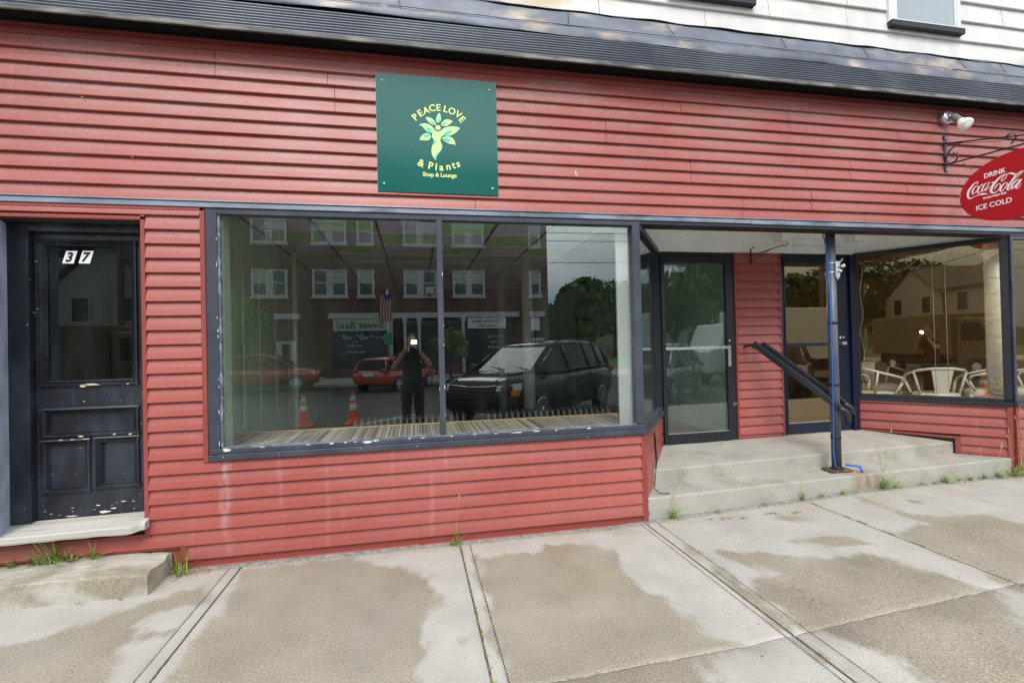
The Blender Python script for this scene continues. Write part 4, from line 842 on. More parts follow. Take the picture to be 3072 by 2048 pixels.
for a, b in zip(XJ[:-1], XJ[1:]):
    for (ya, yb, tilt) in ((-.055, -1.72, 1), (-1.72, -4.3, 0)):
        xs = [a + .006, a + .014]; step = .035 if a > -4 and b < 8 else .2
        n = int((b - a) / step); base = [a + .014 + (b - a - .028) * i / n for i in range(1, n)]
        gx = [a + g for g in grooves.get(a, []) if g > 0] + [b + g for g in grooves.get(b, []) if g < 0]
        base = [x for x in base if all(abs(x - g) > .012 for g in gx)]
        for g in gx: base += [g - .007, g, g + .007]
        xs = xs + sorted(base) + [b - .014, b - .006]
        sty = .035 if tilt else .2; ny = int((ya - yb) / sty); ys = [ya - .0, ya - .008] + [ya - .008 + (yb - ya + .016) * j / ny for j in range(1, ny)] + [yb + .010, yb + .003 + (.0 if tilt else 0)]
        o = len(mv)
        for j, y in enumerate(ys):
            for i, x in enumerate(xs):
                z = gz(x); yy = y + .03 * (x - .55) * ((ya - y) / (ya - yb) if tilt else 1 - (ya - y) / (ya - yb)) * (1 if -1.3 < x < 5 else .4)
                if j in (0, len(ys) - 1): z -= .006; yy += .006 * noise.noise(Vector((x * 14, y, 2)))
                if i in (0, len(xs) - 1): z -= .006; x = x + .002 * noise.noise(Vector((y * 16, x, 2)))
                if any(abs(x - g) < .001 for g in gx): z -= .007
                z += .0016 * noise.noise(Vector((x * 3, y * 3, 0)))
                z += (yy) * .0
                mv.append((x, yy, z))
        k = len(xs)
        for j in range(len(ys) - 1):
            for i in range(k - 1): mf.append((o + j * k + i, o + (j + 1) * k + i, o + (j + 1) * k + i + 1, o + j * k + i + 1))
me = bpy.data.meshes.new('pavement'); me.from_pydata(mv, [], mf); me.materials.append(WALK)
arr = np.array(mv); best = np.full(len(mv), -1.0)
for poly in WET: best = np.maximum(best, sdist(arr[:, 0], arr[:, 1], poly))
at = me.attributes.new('wet', 'FLOAT', 'POINT'); at.data.foreach_set('value', best.astype(np.float32))
for p_ in me.polygons: p_.use_smooth = True
pav = bpy.data.objects.new('pavement', me); COL.objects.link(pav); tag(pav, kind='structure')
m = MB(); m.add([(-8, -.0, -.011), (1.6, -.0, -.011), (1.6, -4.3, -.011), (-8, -4.3, -.011)], [(0, 3, 2, 1)]); m.add([(1.6, .0, -.011), (4.3, .0, .089), (4.3, -4.3, .089), (1.6, -4.3, -.011)], [(0, 3, 2, 1)]); m.add([(4.3, .0, .089), (12, .0, .089), (12, -4.3, .089), (4.3, -4.3, .089)], [(0, 3, 2, 1)])
m.build('pavement_bed', DIRT, None, kind='structure')
m = MB()
for xj, gs in grooves.items():
    for g in gs:
        n = 90; vs = []
        for i in range(n + 1):
            y = -.06 - 4.2 * i / n; w_ = .0035 + .002 * noise.noise(Vector((y * 6, g * 9, 0))); x = xj + g; vs += [(x - w_, y, gz(x) - .0022), (x + w_, y, gz(x) - .0022)]
        m.add(vs, [(2 * i, 2 * i + 1, 2 * i + 3, 2 * i + 2) for i in range(n)])
m.build('pavement_groove_dirt', DIRT, None, kind='structure')
# grit along the foot of the wall
def grit(name, xa, xb, y0, wid, matl, n, seed):
    rnd = random.Random(seed); m = MB()
    for _ in range(n):
        x = rnd.uniform(xa, xb); y = y0 - abs(rnd.gauss(0, wid)); s_ = rnd.uniform(.003, .009); z = gz(x)
        a = rnd.uniform(0, 3.14); c, s2 = math.cos(a) * s_, math.sin(a) * s_
        m.add([(x + c, y + s2, z - .004), (x - s2, y + c, z - .003), (x - c * .8, y - s2, z - .004), (x + s2, y - c, z - .004), (x, y, z + s_ * .55)], [(0, 1, 4), (1, 2, 4), (2, 3, 4), (3, 0, 4)])
    o = m.build(name, matl, None); tag(o, kind='stuff'); return o
tag(grit('wall_foot_grit', -3.4, 1.9, -.03, .035, DIRT, 1500, 3), 'dark grit and debris gathered along the foot of the red wall', 'debris')
tag(grit('step_foot_grit', 1.95, 6.4, -.012, .035, DIRT, 1300, 4), 'grit and dead leaves gathered along the foot of the steps', 'debris')
tag(grit('pine_litter', -1.68, -1.42, -.03, .05, MULCH, 500, 5), 'brown dry plant litter in the corner beside the block step', 'debris')
m = MB()
vs = []; n = 200
for i in range(n + 1):
    x = -3.5 + 10 * i / n; wv = .018 * noise.noise(Vector((x * 5, 0, 0))) + .01 * noise.noise(Vector((x * 17, 0, 0)))
    vs += [(x, .0, gz(x) + .006), (x, -.048 + wv, gz(x) + .0035), (x, -.07 + wv, gz(x) - .008)]
m.add(vs, [(i * 3 + j, (i + 1) * 3 + j, (i + 1) * 3 + j + 1, i * 3 + j + 1) for i in range(n) for j in range(2)])
m.build('rough_edge_strip', mat('rough_mortar', (.24, .23, .21), .9, var=.3, vscale=18, bump=.006, bscale=70, speck=(.1, .1, .09), spscale=60, splo=.6), None, kind='structure')
# ---------------------------------------------------------------- weeds
def blade(m, base, L, ang, lean, w, droop, rnd, mi=0):
    m.mi = mi; d = Vector((math.cos(ang), math.sin(ang), 0)); sx = Vector((-d.y, d.x, 0)); n = 5; vs = []
    for i in range(n + 1):
        t = i / n; r_ = lean * t * L + droop * t * t * L; z = L * t * math.sqrt(max(.05, 1 - lean * lean)) - droop * t * t * L * .8
        ww = w * (1 - t) ** .7 * (1 if t > .1 else .8); p = Vector(base) + d * r_ + Vector((0, 0, z))
        vs += [p - sx * ww / 2, p + sx * ww / 2 + Vector((0, 0, ww * .3))]
    m.add(vs, [(2 * i, 2 * i + 1, 2 * i + 3, 2 * i + 2) for i in range(n)])
def tuft(x, y, z, h, n, label, seed, stems=0, w=.004, spread=.85, name='grass_tuft', back=True):
    rnd = random.Random(seed); m = MB(); m.smooth = True
    for _ in range(n):
        a = rnd.uniform(0, 2 * math.pi)
        if back: a = rnd.uniform(-math.pi, 0) if rnd.random() < .8 else a
        b = (x + rnd.gauss(0, h * .08), y + rnd.gauss(0, h * .04), z - .004)
        blade(m, b, h * rnd.uniform(.35, 1), a, rnd.uniform(.1, spread), w * rnd.uniform(.6, 1.3), rnd.uniform(0, .5), rnd, 0 if rnd.random() < .74 else 1)
    for _ in range(stems):
        a = rnd.uniform(-math.pi, 0); L = h * rnd.uniform(1.5, 2.4); dx = math.cos(a) * L * .18; dy = math.sin(a) * L * .08; m.mi = 1
        pts = [(x + dx * t * t, y + dy * t * t, z + L * t) for t in (0, .3, .6, .85, 1)]
        m.tube(pts, [.0012, .001, .0009, .0008, .0006], 5)
        e_ = Vector(pts[-1]); m.tube([e_, e_ + Vector((dx * .15, 0, .012)), e_ + Vector((dx * .25, 0, .03)), e_ + Vector((dx * .3, 0, .042))], [.001, .0032, .003, .0008], 6)
        for t in (.35, .6):
            q = (x + dx * t * t, y + dy * t * t, z + L * t); blade(m, q, L * .3, rnd.uniform(-math.pi, 0), .6, .003, .2, rnd, 0)
    m.mi = 0
    o = m.build(name, [LEAF, LEAFB], None, fix=False); off = Vector((x, y, z))
    for v in o.data.vertices: v.co -= off
    o.location = off
    tag(o, label, 'weed', 'grass weeds along the foot of the wall and steps'); return o
g_ = 0
for x, h, n, lb in ((-2.64, .10, 14, 'low grass tuft at the left end of the block step'), (-2.50, .13, 20, 'fan of grass blades on the block step, left of the tallest tuft'), (-2.40, .23, 34, 'tallest bright grass tuft growing on the block step'), (-2.30, .12, 18, 'sprawling grass tuft on the block step, right of the tallest tuft'), (-2.17, .14, 18, 'rightmost grass tuft on the block step under the old door')):
    tuft(x, -.045, .143, h * 1.25, int(n * 1.7), lb, 100 + g_, w=.009); g_ += 1
tuft(-1.635, -.06, .0, .30, 26, 'tall weed with broad blades beside the right end of the block step', 120, stems=0, w=.011, spread=.45)
tuft(-1.61, -.12, .0, .15, 16, 'leafy low weed in front of the tall weed by the block step', 121, w=.010)
WL = [(.29, -.055, .15, 26, 1, 'grass tuft at the wall foot where the pavement joint meets it'), (.25, -.06, .06, 16, 0, 'small weed just left of the tuft at the wall foot joint'), (2.13, -.03, .19, 30, 3, 'weed with thin seed stems at the left corner of the steps'), (2.55, -.03, .05, 18, 0, 'tiny weed at the step foot, just right of the left corner weed'), (3.03, -.03, .06, 14, 0, 'tiny weed at the step foot midway to the pavement joint'),
      (3.42, -.03, .12, 20, 1, 'grass tuft at the step foot above the mossy pavement joint'), (3.62, -.03, .09, 16, 1, 'grass tuft just right of the mossy joint'), (3.84, -.03, .12, 16, 0, 'small grass tuft in front of the rusty post plate'),
      (4.31, -.03, .22, 46, 5, 'largest weed at the step foot with tall seed heads'), (4.43, -.035, .12, 24, 1, 'bushy weed touching the right side of the largest weed'), (4.75, -.03, .07, 14, 0, 'flat small weed right of the largest weed'), (4.90, -.03, .06, 12, 0, 'faint weed left of the round bright tuft'), (5.02, -.03, .10, 60, 0, 'round bright dense tuft at the step foot'),
      (5.20, -.03, .10, 8, 1, 'thin sparse stems between two bright tufts'), (5.33, -.03, .09, 34, 0, 'compact bright tuft, second from the round one'), (5.50, -.03, .12, 24, 1, 'spreading weed near the right end of the steps'), (5.68, -.03, .14, 40, 3, 'weed with seed stems before the right end of the steps'), (5.87, -.03, .17, 60, 2, 'dense bright weed at the right corner of the steps'), (5.97, -.04, .26, 22, 4, 'tall arching weed against the red corner post')]
for i, (x, y, h, n, st, lb) in enumerate(WL):
    tuft(x, y, gz(x), h * 1.15, int(n * 1.6), lb, 200 + i, stems=st, w=.0055, name='grass_tuft')
for i, (x, z, h) in enumerate(((-2.05, 0, .06), (-1.83, 0, .07))): tuft(x, -.385, 0, h, 9, ('small sprig' if i else 'tiny sprig') + (' at the front foot of the block step, near its right end' if i else ' at the front foot of the block step, near its middle'), 300 + i, w=.005)
for i, y in enumerate((-.22, -1.17, -1.46, -1.56, -1.66)):
    tuft(.318, y, 0, .028, 12, ['sprig in the pavement joint nearest the wall', 'single sprig midway along the pavement joint', 'flat sprig low in the pavement joint near the photo edge', 'second lowest sprig in the pavement joint', 'lowest sprig in the pavement joint at the photo edge'][i], 320 + i, w=.004, name='joint_sprig', back=False)
def moss(name, xj, y0, y1, dens, seed, label):
    rnd = random.Random(seed); m = MB()
    for _ in range(dens):
        y = rnd.uniform(y1, y0)
        if noise.noise(Vector((y * 9, seed, 0))) < .05 or rnd.random() < .35: continue
        x = xj + rnd.gauss(0, .006) + .004; s_ = rnd.uniform(.003, .009); z = gz(x)
        a = rnd.uniform(0, 3.14)
        m.add([(x + math.cos(a) * s_, y + math.sin(a) * s_, z - .006), (x - math.sin(a) * s_, y + math.cos(a) * s_, z - .005), (x - math.cos(a) * s_, y - math.sin(a) * s_, z - .006), (x, y, z + s_ * .6)], [(0, 1, 3), (1, 2, 3), (2, 0, 3)])
    o = m.build(name, MOSS, None); tag(o, label, 'moss', kind='stuff')
moss('joint_moss', 3.43, -.05, -1.2, 900, 5, 'green moss growing in the pavement joint right of the steps middle')
moss('joint_moss', .315, -.05, -1.72, 260, 6, 'sparse moss and leaf litter in the joint below the wall')
m = MB(); rnd = random.Random(5)
for (x, y, s_) in ((2.53, -.19, .03), (2.66, -.24, .022), (2.92, -.22, .026), (2.98, -.235, .02), (3.15, -.27, .03), (2.4, -.16, .02)):
    for _ in range(10):
        a = rnd.uniform(0, 3.14); q = s_ * rnd.uniform(.3, .6); px_, py_ = x + rnd.gauss(0, s_), y + rnd.gauss(0, s_ * .3)
        m.add([(px_ + math.cos(a) * q, py_ + math.sin(a) * q, gz(px_) + .003), (px_ - math.sin(a) * q * .4, py_ + math.cos(a) * q * .4, gz(px_) + .008), (px_ - math.cos(a) * q, py_ - math.sin(a) * q, gz(px_) + .003)], [(0, 1, 2)])
o = m.build('dead_leaves', mat('dead_leaf_brown', (.13, .05, .025), .8, var=.3, vscale=60), None, fix=False); tag(o, 'rotting brown leaf scraps on the pavement before the steps', 'leaves', kind='stuff')
rnd = random.Random(77); m = MB()
for _ in range(130):
    x, y = rnd.uniform(-3.2, 5.5), rnd.uniform(-2.0, -.12); s_ = rnd.uniform(.002, .007); z = gz(x) + .0012; a = rnd.uniform(0, 3)
    m.add([(x + math.cos(a + k_ * 1.257) * s_ * rnd.uniform(.6, 1.2), y + math.sin(a + k_ * 1.257) * s_ * rnd.uniform(.6, 1.2), z) for k_ in range(5)] + [(x, y, z + s_ * .7)], [(k_, (k_ + 1) % 5, 5) for k_ in range(5)])
o = m.build('pavement_crumbs', mat('crumb_grey', (.16, .15, .13), .9, var=.6, vscale=9), None); tag(o, 'tiny stones and crumbs scattered over the pavement', 'debris', kind='stuff')
# ================================================================ signs and fittings on the wall
sg = thing('shop_sign', 'square dark green sign with lime lettering round a leafy figure', 'sign', (.22, -.03, 3.18))
p = MB(); p.box(-.247, .686, -.034, -.030 + .006, 2.727, 3.641); p.build('panel', SIGNG, sg)
p = MB(); p.box(-.250, .689, -.0245, -.019, 2.724, 3.644); p.build('backing_edge', SIGNEDGE, sg)
for x, z in ((-.20, 3.585), (.632, 3.575), (-.20, 2.79), (.64, 2.785)):
    p = MB(); p.lathe([(0, 0), (.010, 0), (.008, .005), (0, .006)], (x, -.034, z), (0, -1, 0), 12); p.build('bolt', METALG, sg)
p = MB()
for ch, x, z, a in ARCTOP + ARCBOT:
    big = .073 if (ch, x, z, a) in [tuple(q) for q in ARCTOP] else .078
    ca, sa = math.cos(R(a)), math.sin(R(a))
    text_mb(p, ch, big, -.0015, .0016, lambda u, v, w, x=x, z=z, ca=ca, sa=sa: (x + u * ca - v * sa, -.0345 + w, z + u * sa + v * ca))
text_mb(p, 'Shop & Lounge', .044, -.0015, .0011, lambda u, v, w: (SHOP[0] + u, -.0345 + w, SHOP[1] + v), sx=.98)
p.build('lettering', SIGNY, sg)
p = MB()
for k_ in ('body', 'l1', 'l2', 'l3', 'l4', 'l5'): p.prism(LOGO[k_], 'y', -.0342, -.0358)
pl_ = p.build('leaf_figure', mat('leaf_figure', (.42, .80, .38), .35, col2=(.62, .85, .30), c2scale=9, c2lo=.42, c2hi=.6), sg)
p = MB()
for k_ in LOGO:
    if 't' in k_: p.prism(LOGO[k_], 'y', -.0360, -.0366)
p.build('leaf_shading', SIGNT, pl_)
p = MB(); p.lathe([(0, 0), (.021, 0), (.021, .003), (0, .003)], (HEAD[0], -.0342, HEAD[1]), (0, -1, 0), 24); p.build('head_disc', SIGNY, sg)
# hanging oval sign (hangs square to the wall)
XS = 5.158
br = thing('sign_bracket', 'black wrought iron scroll bracket holding the red oval sign', 'bracket', (XS, 0, 3.3))
p = MB(); p.box(XS - .014, XS + .014, -.034, -.022, 3.13, 3.49); p.build('wall_plate', IRON, br, bevel=.002)
for z in (3.465, 3.155):
    p = MB(); p.lathe([(0, 0), (.007, 0), (.007, .006), (0, .007)], (XS, -.034, z), (0, -1, 0), 8); p.build('bolt', METALG, br)
p = MB(); p.tube([(XS, -.03, 3.413), (XS, -.66, 3.227), (XS, -1.02, 3.125)], .0065, 8); p.tube([(XS, -.03, 3.413), (XS, -.5, 3.24)], .003, 6); p.build('upper_stay', IRON, br)
p = MB(); p.bar((XS, -.03, 3.203), (XS, -1.05, 3.12), .012, .012); p.build('lower_arm', IRON, br)
def scroll(mb, pts, w=.018, t=.004):
    n = len(pts); P = [Vector(q) for q in pts]
    for i in range(n - 1):
        a, b = P[i], P[i + 1]; d = (b - a).normalized(); nn = Vector((-d.y, d.x)) * t / 2
        mb.hexa([(XS - w / 2, *(a - nn)), (XS - w / 2, *(b - nn)), (XS + w / 2, *(b - nn)), (XS + w / 2, *(a - nn)), (XS - w / 2, *(a + nn)), (XS - w / 2, *(b + nn)), (XS + w / 2, *(b + nn)), (XS + w / 2, *(a + nn))])
p = MB(); pts = []
for i in range(16): a = R(85 + 150 * i / 15); pts.append((-.10 + .082 * math.cos(a) * -1 * -1 + .0, 3.315 + .088 * math.sin(a)))
pts = [(-.22, 3.36), (-.17, 3.365), (-.12, 3.355), (-.075, 3.33), (-.045, 3.29), (-.038, 3.25), (-.055, 3.215), (-.09, 3.20), (-.125, 3.212), (-.145, 3.245), (-.14, 3.278), (-.115, 3.29), (-.092, 3.275), (-.09, 3.252), (-.105, 3.245)]
scroll(p, pts); scroll(p, [(-.53, 3.255), (-.545, 3.275), (-.575, 3.28), (-.60, 3.262), (-.605, 3.235), (-.59, 3.21), (-.565, 3.19)])
p.build('scroll', IRON, br)
cs_ = thing('hanging_sign', 'red oval enamel drink sign with white script lettering hanging at the right', 'sign', (XS, -.56, 2.83))
EY, EZ, EA, EB = -.582, 2.826, .433, .295
p = MB(); nn = 64; pr = [(EY + EA * math.cos(2 * math.pi * i / nn), EZ + EB * math.sin(2 * math.pi * i / nn)) for i in range(nn)]
p.prism(pr, 'x', XS - .006, XS + .014); p.build('oval_panel', COKE, cs_, bevel=.003)
p = MB()
for st in COKEL: p.ribbon(st, t=.0012, normal='x', at=XS - .0062)
def onsign(y0, z0):
    return lambda u, v, w: (XS - .0062 - w, y0 - u, z0 + v)
text_mb(p, 'DRINK', .060, .0012, .0012, onsign(-.443, 2.976), sx=.92)
text_mb(p, 'ICE COLD', .064, .0012, .0009, onsign(-.425, 2.702), sx=.98)
text_mb(p, 'TRADE MARK REG.', .022, .0012, .0009, onsign(-.435, 2.775), sx=1.0)
p.build('lettering', COKEW, cs_)
p = MB()
for i, (a, b) in enumerate((((-.185, 3.165), (-.255, 3.075)), ((-.93, 3.105), (-.86, 3.04)))):
    for k_ in range(5):
        t = (k_ + .5) / 5; y = a[0] + (b[0] - a[0]) * t; z = a[1] + (b[1] - a[1]) * t; pts = []
        for j in range(13):
            an = 2 * math.pi * j / 12; c_, s_ = math.cos(an) * .013, math.sin(an) * .006; d_ = Vector((b[0] - a[0], b[1] - a[1])).normalized()
            pts.append((XS + (s_ if k_ % 2 else 0), y + d_.x * c_ + (0 if k_ % 2 else -d_.y * s_), z + d_.y * c_ + (0 if k_ % 2 else d_.x * s_)))
        p.tube(pts, .0022, 5, cap=False)
p.build('hanging_chain', mat('rusty_chain', (.16, .12, .08), .6, metal=.5), cs_)
p = MB(); p.box(XS - .008, XS - .002, -.147, -.160, 2.845, 2.865); p.build('sign_clip', METALG, cs_)
# flood lamp
fl = thing('flood_lamp', 'grey outdoor flood lamp with white reflector bulb above the oval sign', 'lamp', (5.13, -.02, 3.63))
p = MB(); p.lathe([(0, 0), (.062, 0), (.062, .05), (.055, .062), (0, .064)], (5.155, -.018, 3.655), (0, -1, 0), 24); p.build('junction_box', METALG, fl)
for k_, a in enumerate(range(3)):
    pass
p = MB(); p.lathe([(0, 0), (.02, 0), (.02, .012), (0, .014)], (5.155, -.082, 3.66), (0, -1, 0), 14)
for a in range(6): p.box(5.155 + .04 * math.cos(a) - .004, 5.155 + .04 * math.cos(a) + .004, -.0855, -.082, 3.655 + .04 * math.sin(a) - .004, 3.655 + .04 * math.sin(a) + .004)
p.build('cover_plate', mat('dull_zinc', (.28, .30, .31), .5, metal=.6, var=.2), fl)
p = MB(); h0 = Vector((5.17, -.10, 3.655)); h1 = Vector((5.16, -.19, 3.55)); ax = (h1 - h0).normalized()
p.lathe([(.0, -.01), (.016, -.01), (.03, .01), (.031, .095), (.034, .10), (.034, .11), (0, .11)], h0, ax, 20); p.tube([(5.155, -.085, 3.665), h0], .009, 8); p.build('lamp_holder', mat('pitted_grey_holder', (.20, .18, .17), .7, metal=.3, var=.3, vscale=60), fl)
p = MB(); p.lathe([(.0, .10), (.03, .10), (.034, .12), (.062, .17), (.064, .185), (.05, .20), (0, .207)], h0, ax, 24); p.build('reflector_bulb', BULB, fl)
# hook on the pier
hk = thing('plant_hook', 'small black iron plant hook high on the dark red pier', 'hook', (3.73, .97, 2.5))
p = MB(); p.box(3.720, 3.732, .955, .965, 2.37, 2.55); p.bar((3.726, .96, 2.475), (3.93, .70, 2.545), .008, .008); p.bar((3.726, .96, 2.40), (3.85, .80, 2.52), .007, .007)
p.tube([(3.93, .70, 2.545), (3.945, .68, 2.535), (3.955, .67, 2.55), (3.95, .68, 2.57)], .005, 6); p.tube([(3.726, .95, 2.55), (3.74, .93, 2.565), (3.745, .92, 2.55)], .005, 6)
o = p.build('hook_arm', IRON, hk)
# soffit lamp boxes
for i, (x, y, lb) in enumerate(((4.0, .80, 'white wedge shaped soffit fixture left of the post'), (4.86, .72, 'white wedge shaped soffit fixture right of the post'))):
    sl = thing('soffit_fixture', lb, 'lamp', (x, y, 2.7), group='white fixtures under the entrance soffit')
    p = MB(); p.hexa([(x - .05, y - .06, 2.605), (x + .05, y - .06, 2.605), (x + .05, y + .06, 2.605), (x - .05, y + .06, 2.605), (x - .09, y - .10, 2.702), (x + .09, y - .10, 2.702), (x + .09, y + .10, 2.702), (x - .09, y + .10, 2.702)])
    p.build('housing', WHITEP, sl, bevel=.004)
sc_ = thing('soffit_hook', 'small rusty hook hanging from the soffit near the corner window', 'hook', (2.35, .4, 2.70))
p = MB(); p.tube([(2.35, .40, 2.70), (2.345, .40, 2.64), (2.335, .40, 2.62), (2.325, .40, 2.63)], .003, 6); p.build('hook_wire', RUST, sc_)
# post, rails, cable
PX, PY = 4.01, .185
po = thing('porch_post', 'round dark painted steel post standing on the lower step', 'post', (PX, PY, .23))
p = MB(); p.lathe([(.043, 0), (.043, 2.30)], (PX, PY, .255), (0, 0, 1), 28); p.build('pole', PIPE, po)
p = MB(); p.hexa([(PX - .125, PY - .07, .243), (PX + .09, PY - .10, .246), (PX + .11, PY + .05, .246), (PX - .10, PY + .09, .243), (PX - .125, PY - .07, .253), (PX + .09, PY - .10, .262), (PX + .11, PY + .05, .262), (PX - .10, PY + .09, .256)])
p.build('base_plate', RUST, po, bevel=.002)
p = MB(); p.lathe([(.044, 0), (.058, .0), (.045, .012)], (PX, PY, .26), (0, 0, 1), 20)
for z in (1.06, 1.66, .55): p.lathe([(.0435, 0), (.0455, .002), (.0455, .03), (.0435, .032)], (PX, PY, z), (0, 0, 1), 24)
p.build('tape_band', BLKTAPE, po)
bk = thing('banner_holder', 'silver flag pole bracket strapped to the porch post', 'bracket', (PX + .03, PY - .05, 2.2))
p = MB(); p.box(PX - .005, PX + .045, PY - .062, PY - .047, 2.13, 2.27); p.prism([(PX - .005, 2.13), (PX + .045, 2.13), (PX + .02, 2.09)], 'y', PY - .062, PY - .047); p.build('back_plate', METALG, bk, bevel=.003)
p = MB(); p.lathe([(.012, 0), (.016, 0), (.016, .035), (.012, .035)], (PX + .05, PY - .068, 2.215), (.3, -.8, .25), 18); p.lathe([(.008, 0), (.014, .0), (.012, .025)], (PX + .03, PY - .065, 2.17), (.2, -.9, .2), 14); p.bar((PX + .04, PY - .06, 2.25), (PX + .065, PY - .07, 2.29), .022, .006); p.build('socket', METALG, bk)
p = MB()
for z in (2.16, 2.25): p.lathe([(.0435, 0), (.046, 0), (.046, .010), (.0435, .010)], (PX, PY, z), (0, 0, 1), 24)
p.build('strap', METALG, bk)
for i, (a, b, lb) in enumerate((((3.62, .82, 1.49), (PX - .0, PY - .07, .845), 'nearer black handrail running down to the porch post'), ((3.735, .83, 1.485), (PX + .115, PY - .005, .875), 'farther black handrail ending behind the porch post'))):
    hr = thing('handrail', lb, 'handrail', a, group='pair of black handrails on the steps')
    a, b = Vector(a), Vector(b); d = (b - a).normalized()
    p = MB(); p.bar(a, b, .040, .062); p.build('rail', NAVYD if i else mat('rail_black', (.016, .018, .024), .35, var=.25, speck=(.4, .4, .4), spscale=45, splo=.74), hr, bevel=.006)
    p = MB(); q = b + d * .012; pts = [b - d * .03, b + d * .02, b + Vector((.045, -.012, -.03)), b + Vector((.058, -.016, -.07)), b + Vector((.058, -.016, -.13 if i == 0 else -.10))]
    p.tube(pts, .028, 12); p.build('elbow', mat('rail_black', (.016, .018, .024), .35), hr)
    p = MB(); p.bar(a + d * .02, a + d * .02 + Vector((0, .17, -.02)), .03, .02); p.build('wall_stay', NAVYD, hr)
cb = MB(); zc = [2.56, 2.40, 2.22, 1.9, 1.6, 1.3, 1.0, .7, .45, .285]; xo = [-.115, -.075, -.055, -.048, -.050, -.046, -.048, -.052, -.060, -.045]
cb.tube([(PX + xo[i], PY - .03, zc[i]) for i in range(10)] + [(PX - .02, PY - .055, .272)], .005, 8)
cb.tube([(PX - .045 + .01, PY - .02 + .012, 2.56), (PX - .06, PY - .01, 2.2), (PX - .055, PY - .005, 1.5)], .0035, 6)
cb.tube([(PX + .045, PY - .055, .305), (PX + .13, PY - .10, .298), (PX + .155, PY - .11, .29)], .010, 8); cb.tube([(PX + .158, PY - .115, .283), (PX + .168, PY - .13, .22)], .0115, 8)
o = cb.build('blue_cable', CABLE, None); tag(o, 'bright blue cable running down the porch post to the step', 'cable')
# black cord on the return wall
p = MB(); n0 = Vector((.82, -.57, 0)) * .03
cp = [(1.995, .10, .735), (2.05, .16, .73), (2.075, .2, .66), (2.08, .2, .55), (2.085, .2, .46), (2.06, .17, .38), (2.03, .13, .30), (2.01, .11, .25), (2.03, .06, .222), (2.10, .05, .214), (2.13, .07, .214)]
p.tube([Vector(c) + n0 for c in cp], [.004, .006, .010, .010, .008, .004, .004, .004, .005, .004, .004], 8)
o = p.build('black_cord', BLKTAPE, None); tag(o, 'frayed black cord hanging down the red return wall onto the step', 'cord')
# ================================================================ things inside the shop
sh = thing('window_bench', 'low window shelf covered in multicoloured striped cloth with oak edges', 'shelf', (.2, .5, .8))
p = MB(); rnd = random.Random(11); x = -1.64
cols = [(0.294, 0.259, 0.26), (0.499, 0.407, 0.274), (0.463, 0.382, 0.31), (0.245, 0.114, 0.1), (0.153, 0.184, 0.151), (0.329, 0.247, 0.244), (0.126, 0.107, 0.126), (0.513, 0.437, 0.358), (0.384, 0.313, 0.212), (0.193, 0.159, 0.129)]
smats = [mat('stripe_%d' % i, c, .85, var=.15, vscale=50) for i, c in enumerate(cols)]
while x < 2.03:
    w_ = rnd.uniform(.004, .013); p.mi = rnd.randrange(len(cols)); p.hexa([(x, .215, .78), (x + w_, .215, .78), (x + w_, .86, .78), (x, .86, .78), (x, .215, .8 + rnd.uniform(0, .0015)), (x + w_, .215, .8), (x + w_, .86, .8), (x, .86, .8)]); x += w_
p.mi = 0; p.build('striped_cloth', smats, sh)
p = MB(); p.box(-1.65, 2.04, .865, .89, .74, .808); p.box(-1.65, 2.04, .19, .214, .77, .806); p.box(-1.658, -1.642, .215, .864, .74, .806); p.build('wood_edging', SHELFW, sh, bevel=.003)
p = MB(); p.box(-1.63, 2.03, .22, .86, .70, .778); p.box(-1.6, 2.0, .8, .86, .34, .70); p.build('shelf_board', SHELFW, sh)
for i, (xa, nsec, lb) in enumerate(((-.56, 18, 'left cast iron radiator behind the striped shelf'), (.71, 22, 'right cast iron radiator behind the striped shelf'))):
    ra = thing('radiator', lb, 'radiator', (xa, 1.02, .34), group='old radiators behind the window shelf')
    for k_ in range(nsec):
        p = MB(); x = xa + k_ * .06
        for y in (.93, 1.0, 1.07): p.tube([(x, y, .40), (x, y, .80), (x, y, .835)], [.021, .021, .019], 10)
        p.tube([(x, .93, .80), (x, .945, .842), (x, 1.0, .862), (x, 1.055, .842), (x, 1.07, .80)], [.021, .022, .023, .022, .021], 10); p.tube([(x, .95, .42), (x, 1.05, .42)], .018, 8)
        p.build('section', RADI, ra)
    p = MB(); p.tube([(xa - .05, 1.0, .84), (xa + nsec * .06 - .01, 1.0, .84)], .014, 8); p.tube([(xa - .05, 1.0, .44), (xa + nsec * .06 - .01, 1.0, .44)], .014, 8); p.lathe([(0, -.02), (.02, -.02), (.02, .02), (0, .02)], (xa - .06, 1.0, .84), (1, 0, 0), 10); p.build('header_pipe', RADI, ra)
# dark red cloth and pale strip behind door 37
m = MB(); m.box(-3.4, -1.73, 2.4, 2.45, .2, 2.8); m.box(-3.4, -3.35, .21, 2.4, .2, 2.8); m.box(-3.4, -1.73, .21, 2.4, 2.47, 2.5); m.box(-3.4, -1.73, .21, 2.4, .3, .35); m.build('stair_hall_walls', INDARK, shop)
m = MB(); n = 24
vs = []
for i in range(n + 1):
    for j in range(9):
        t = i / n; x = -2.42 + .5 * t; z = 1.35 + .45 * t - .35 * math.sin(math.pi * t) * (j / 8) - .3 * (j / 8); vs.append((x, .9 + .05 * math.sin(j * 1.7 + i * .4), z))
m.smooth = True; m.add(vs, [(i * 9 + j, (i + 1) * 9 + j, (i + 1) * 9 + j + 1, i * 9 + j + 1) for i in range(n) for j in range(8)])
o = m.build('hanging_cloth', mat('dark_red_cloth', (.28, .03, .03), .8), None); sf = o.modifiers.new('thickness', 'SOLIDIFY'); sf.thickness = .006; tag(o, 'dark red cloth slung behind the glass of the old door 37', 'cloth')
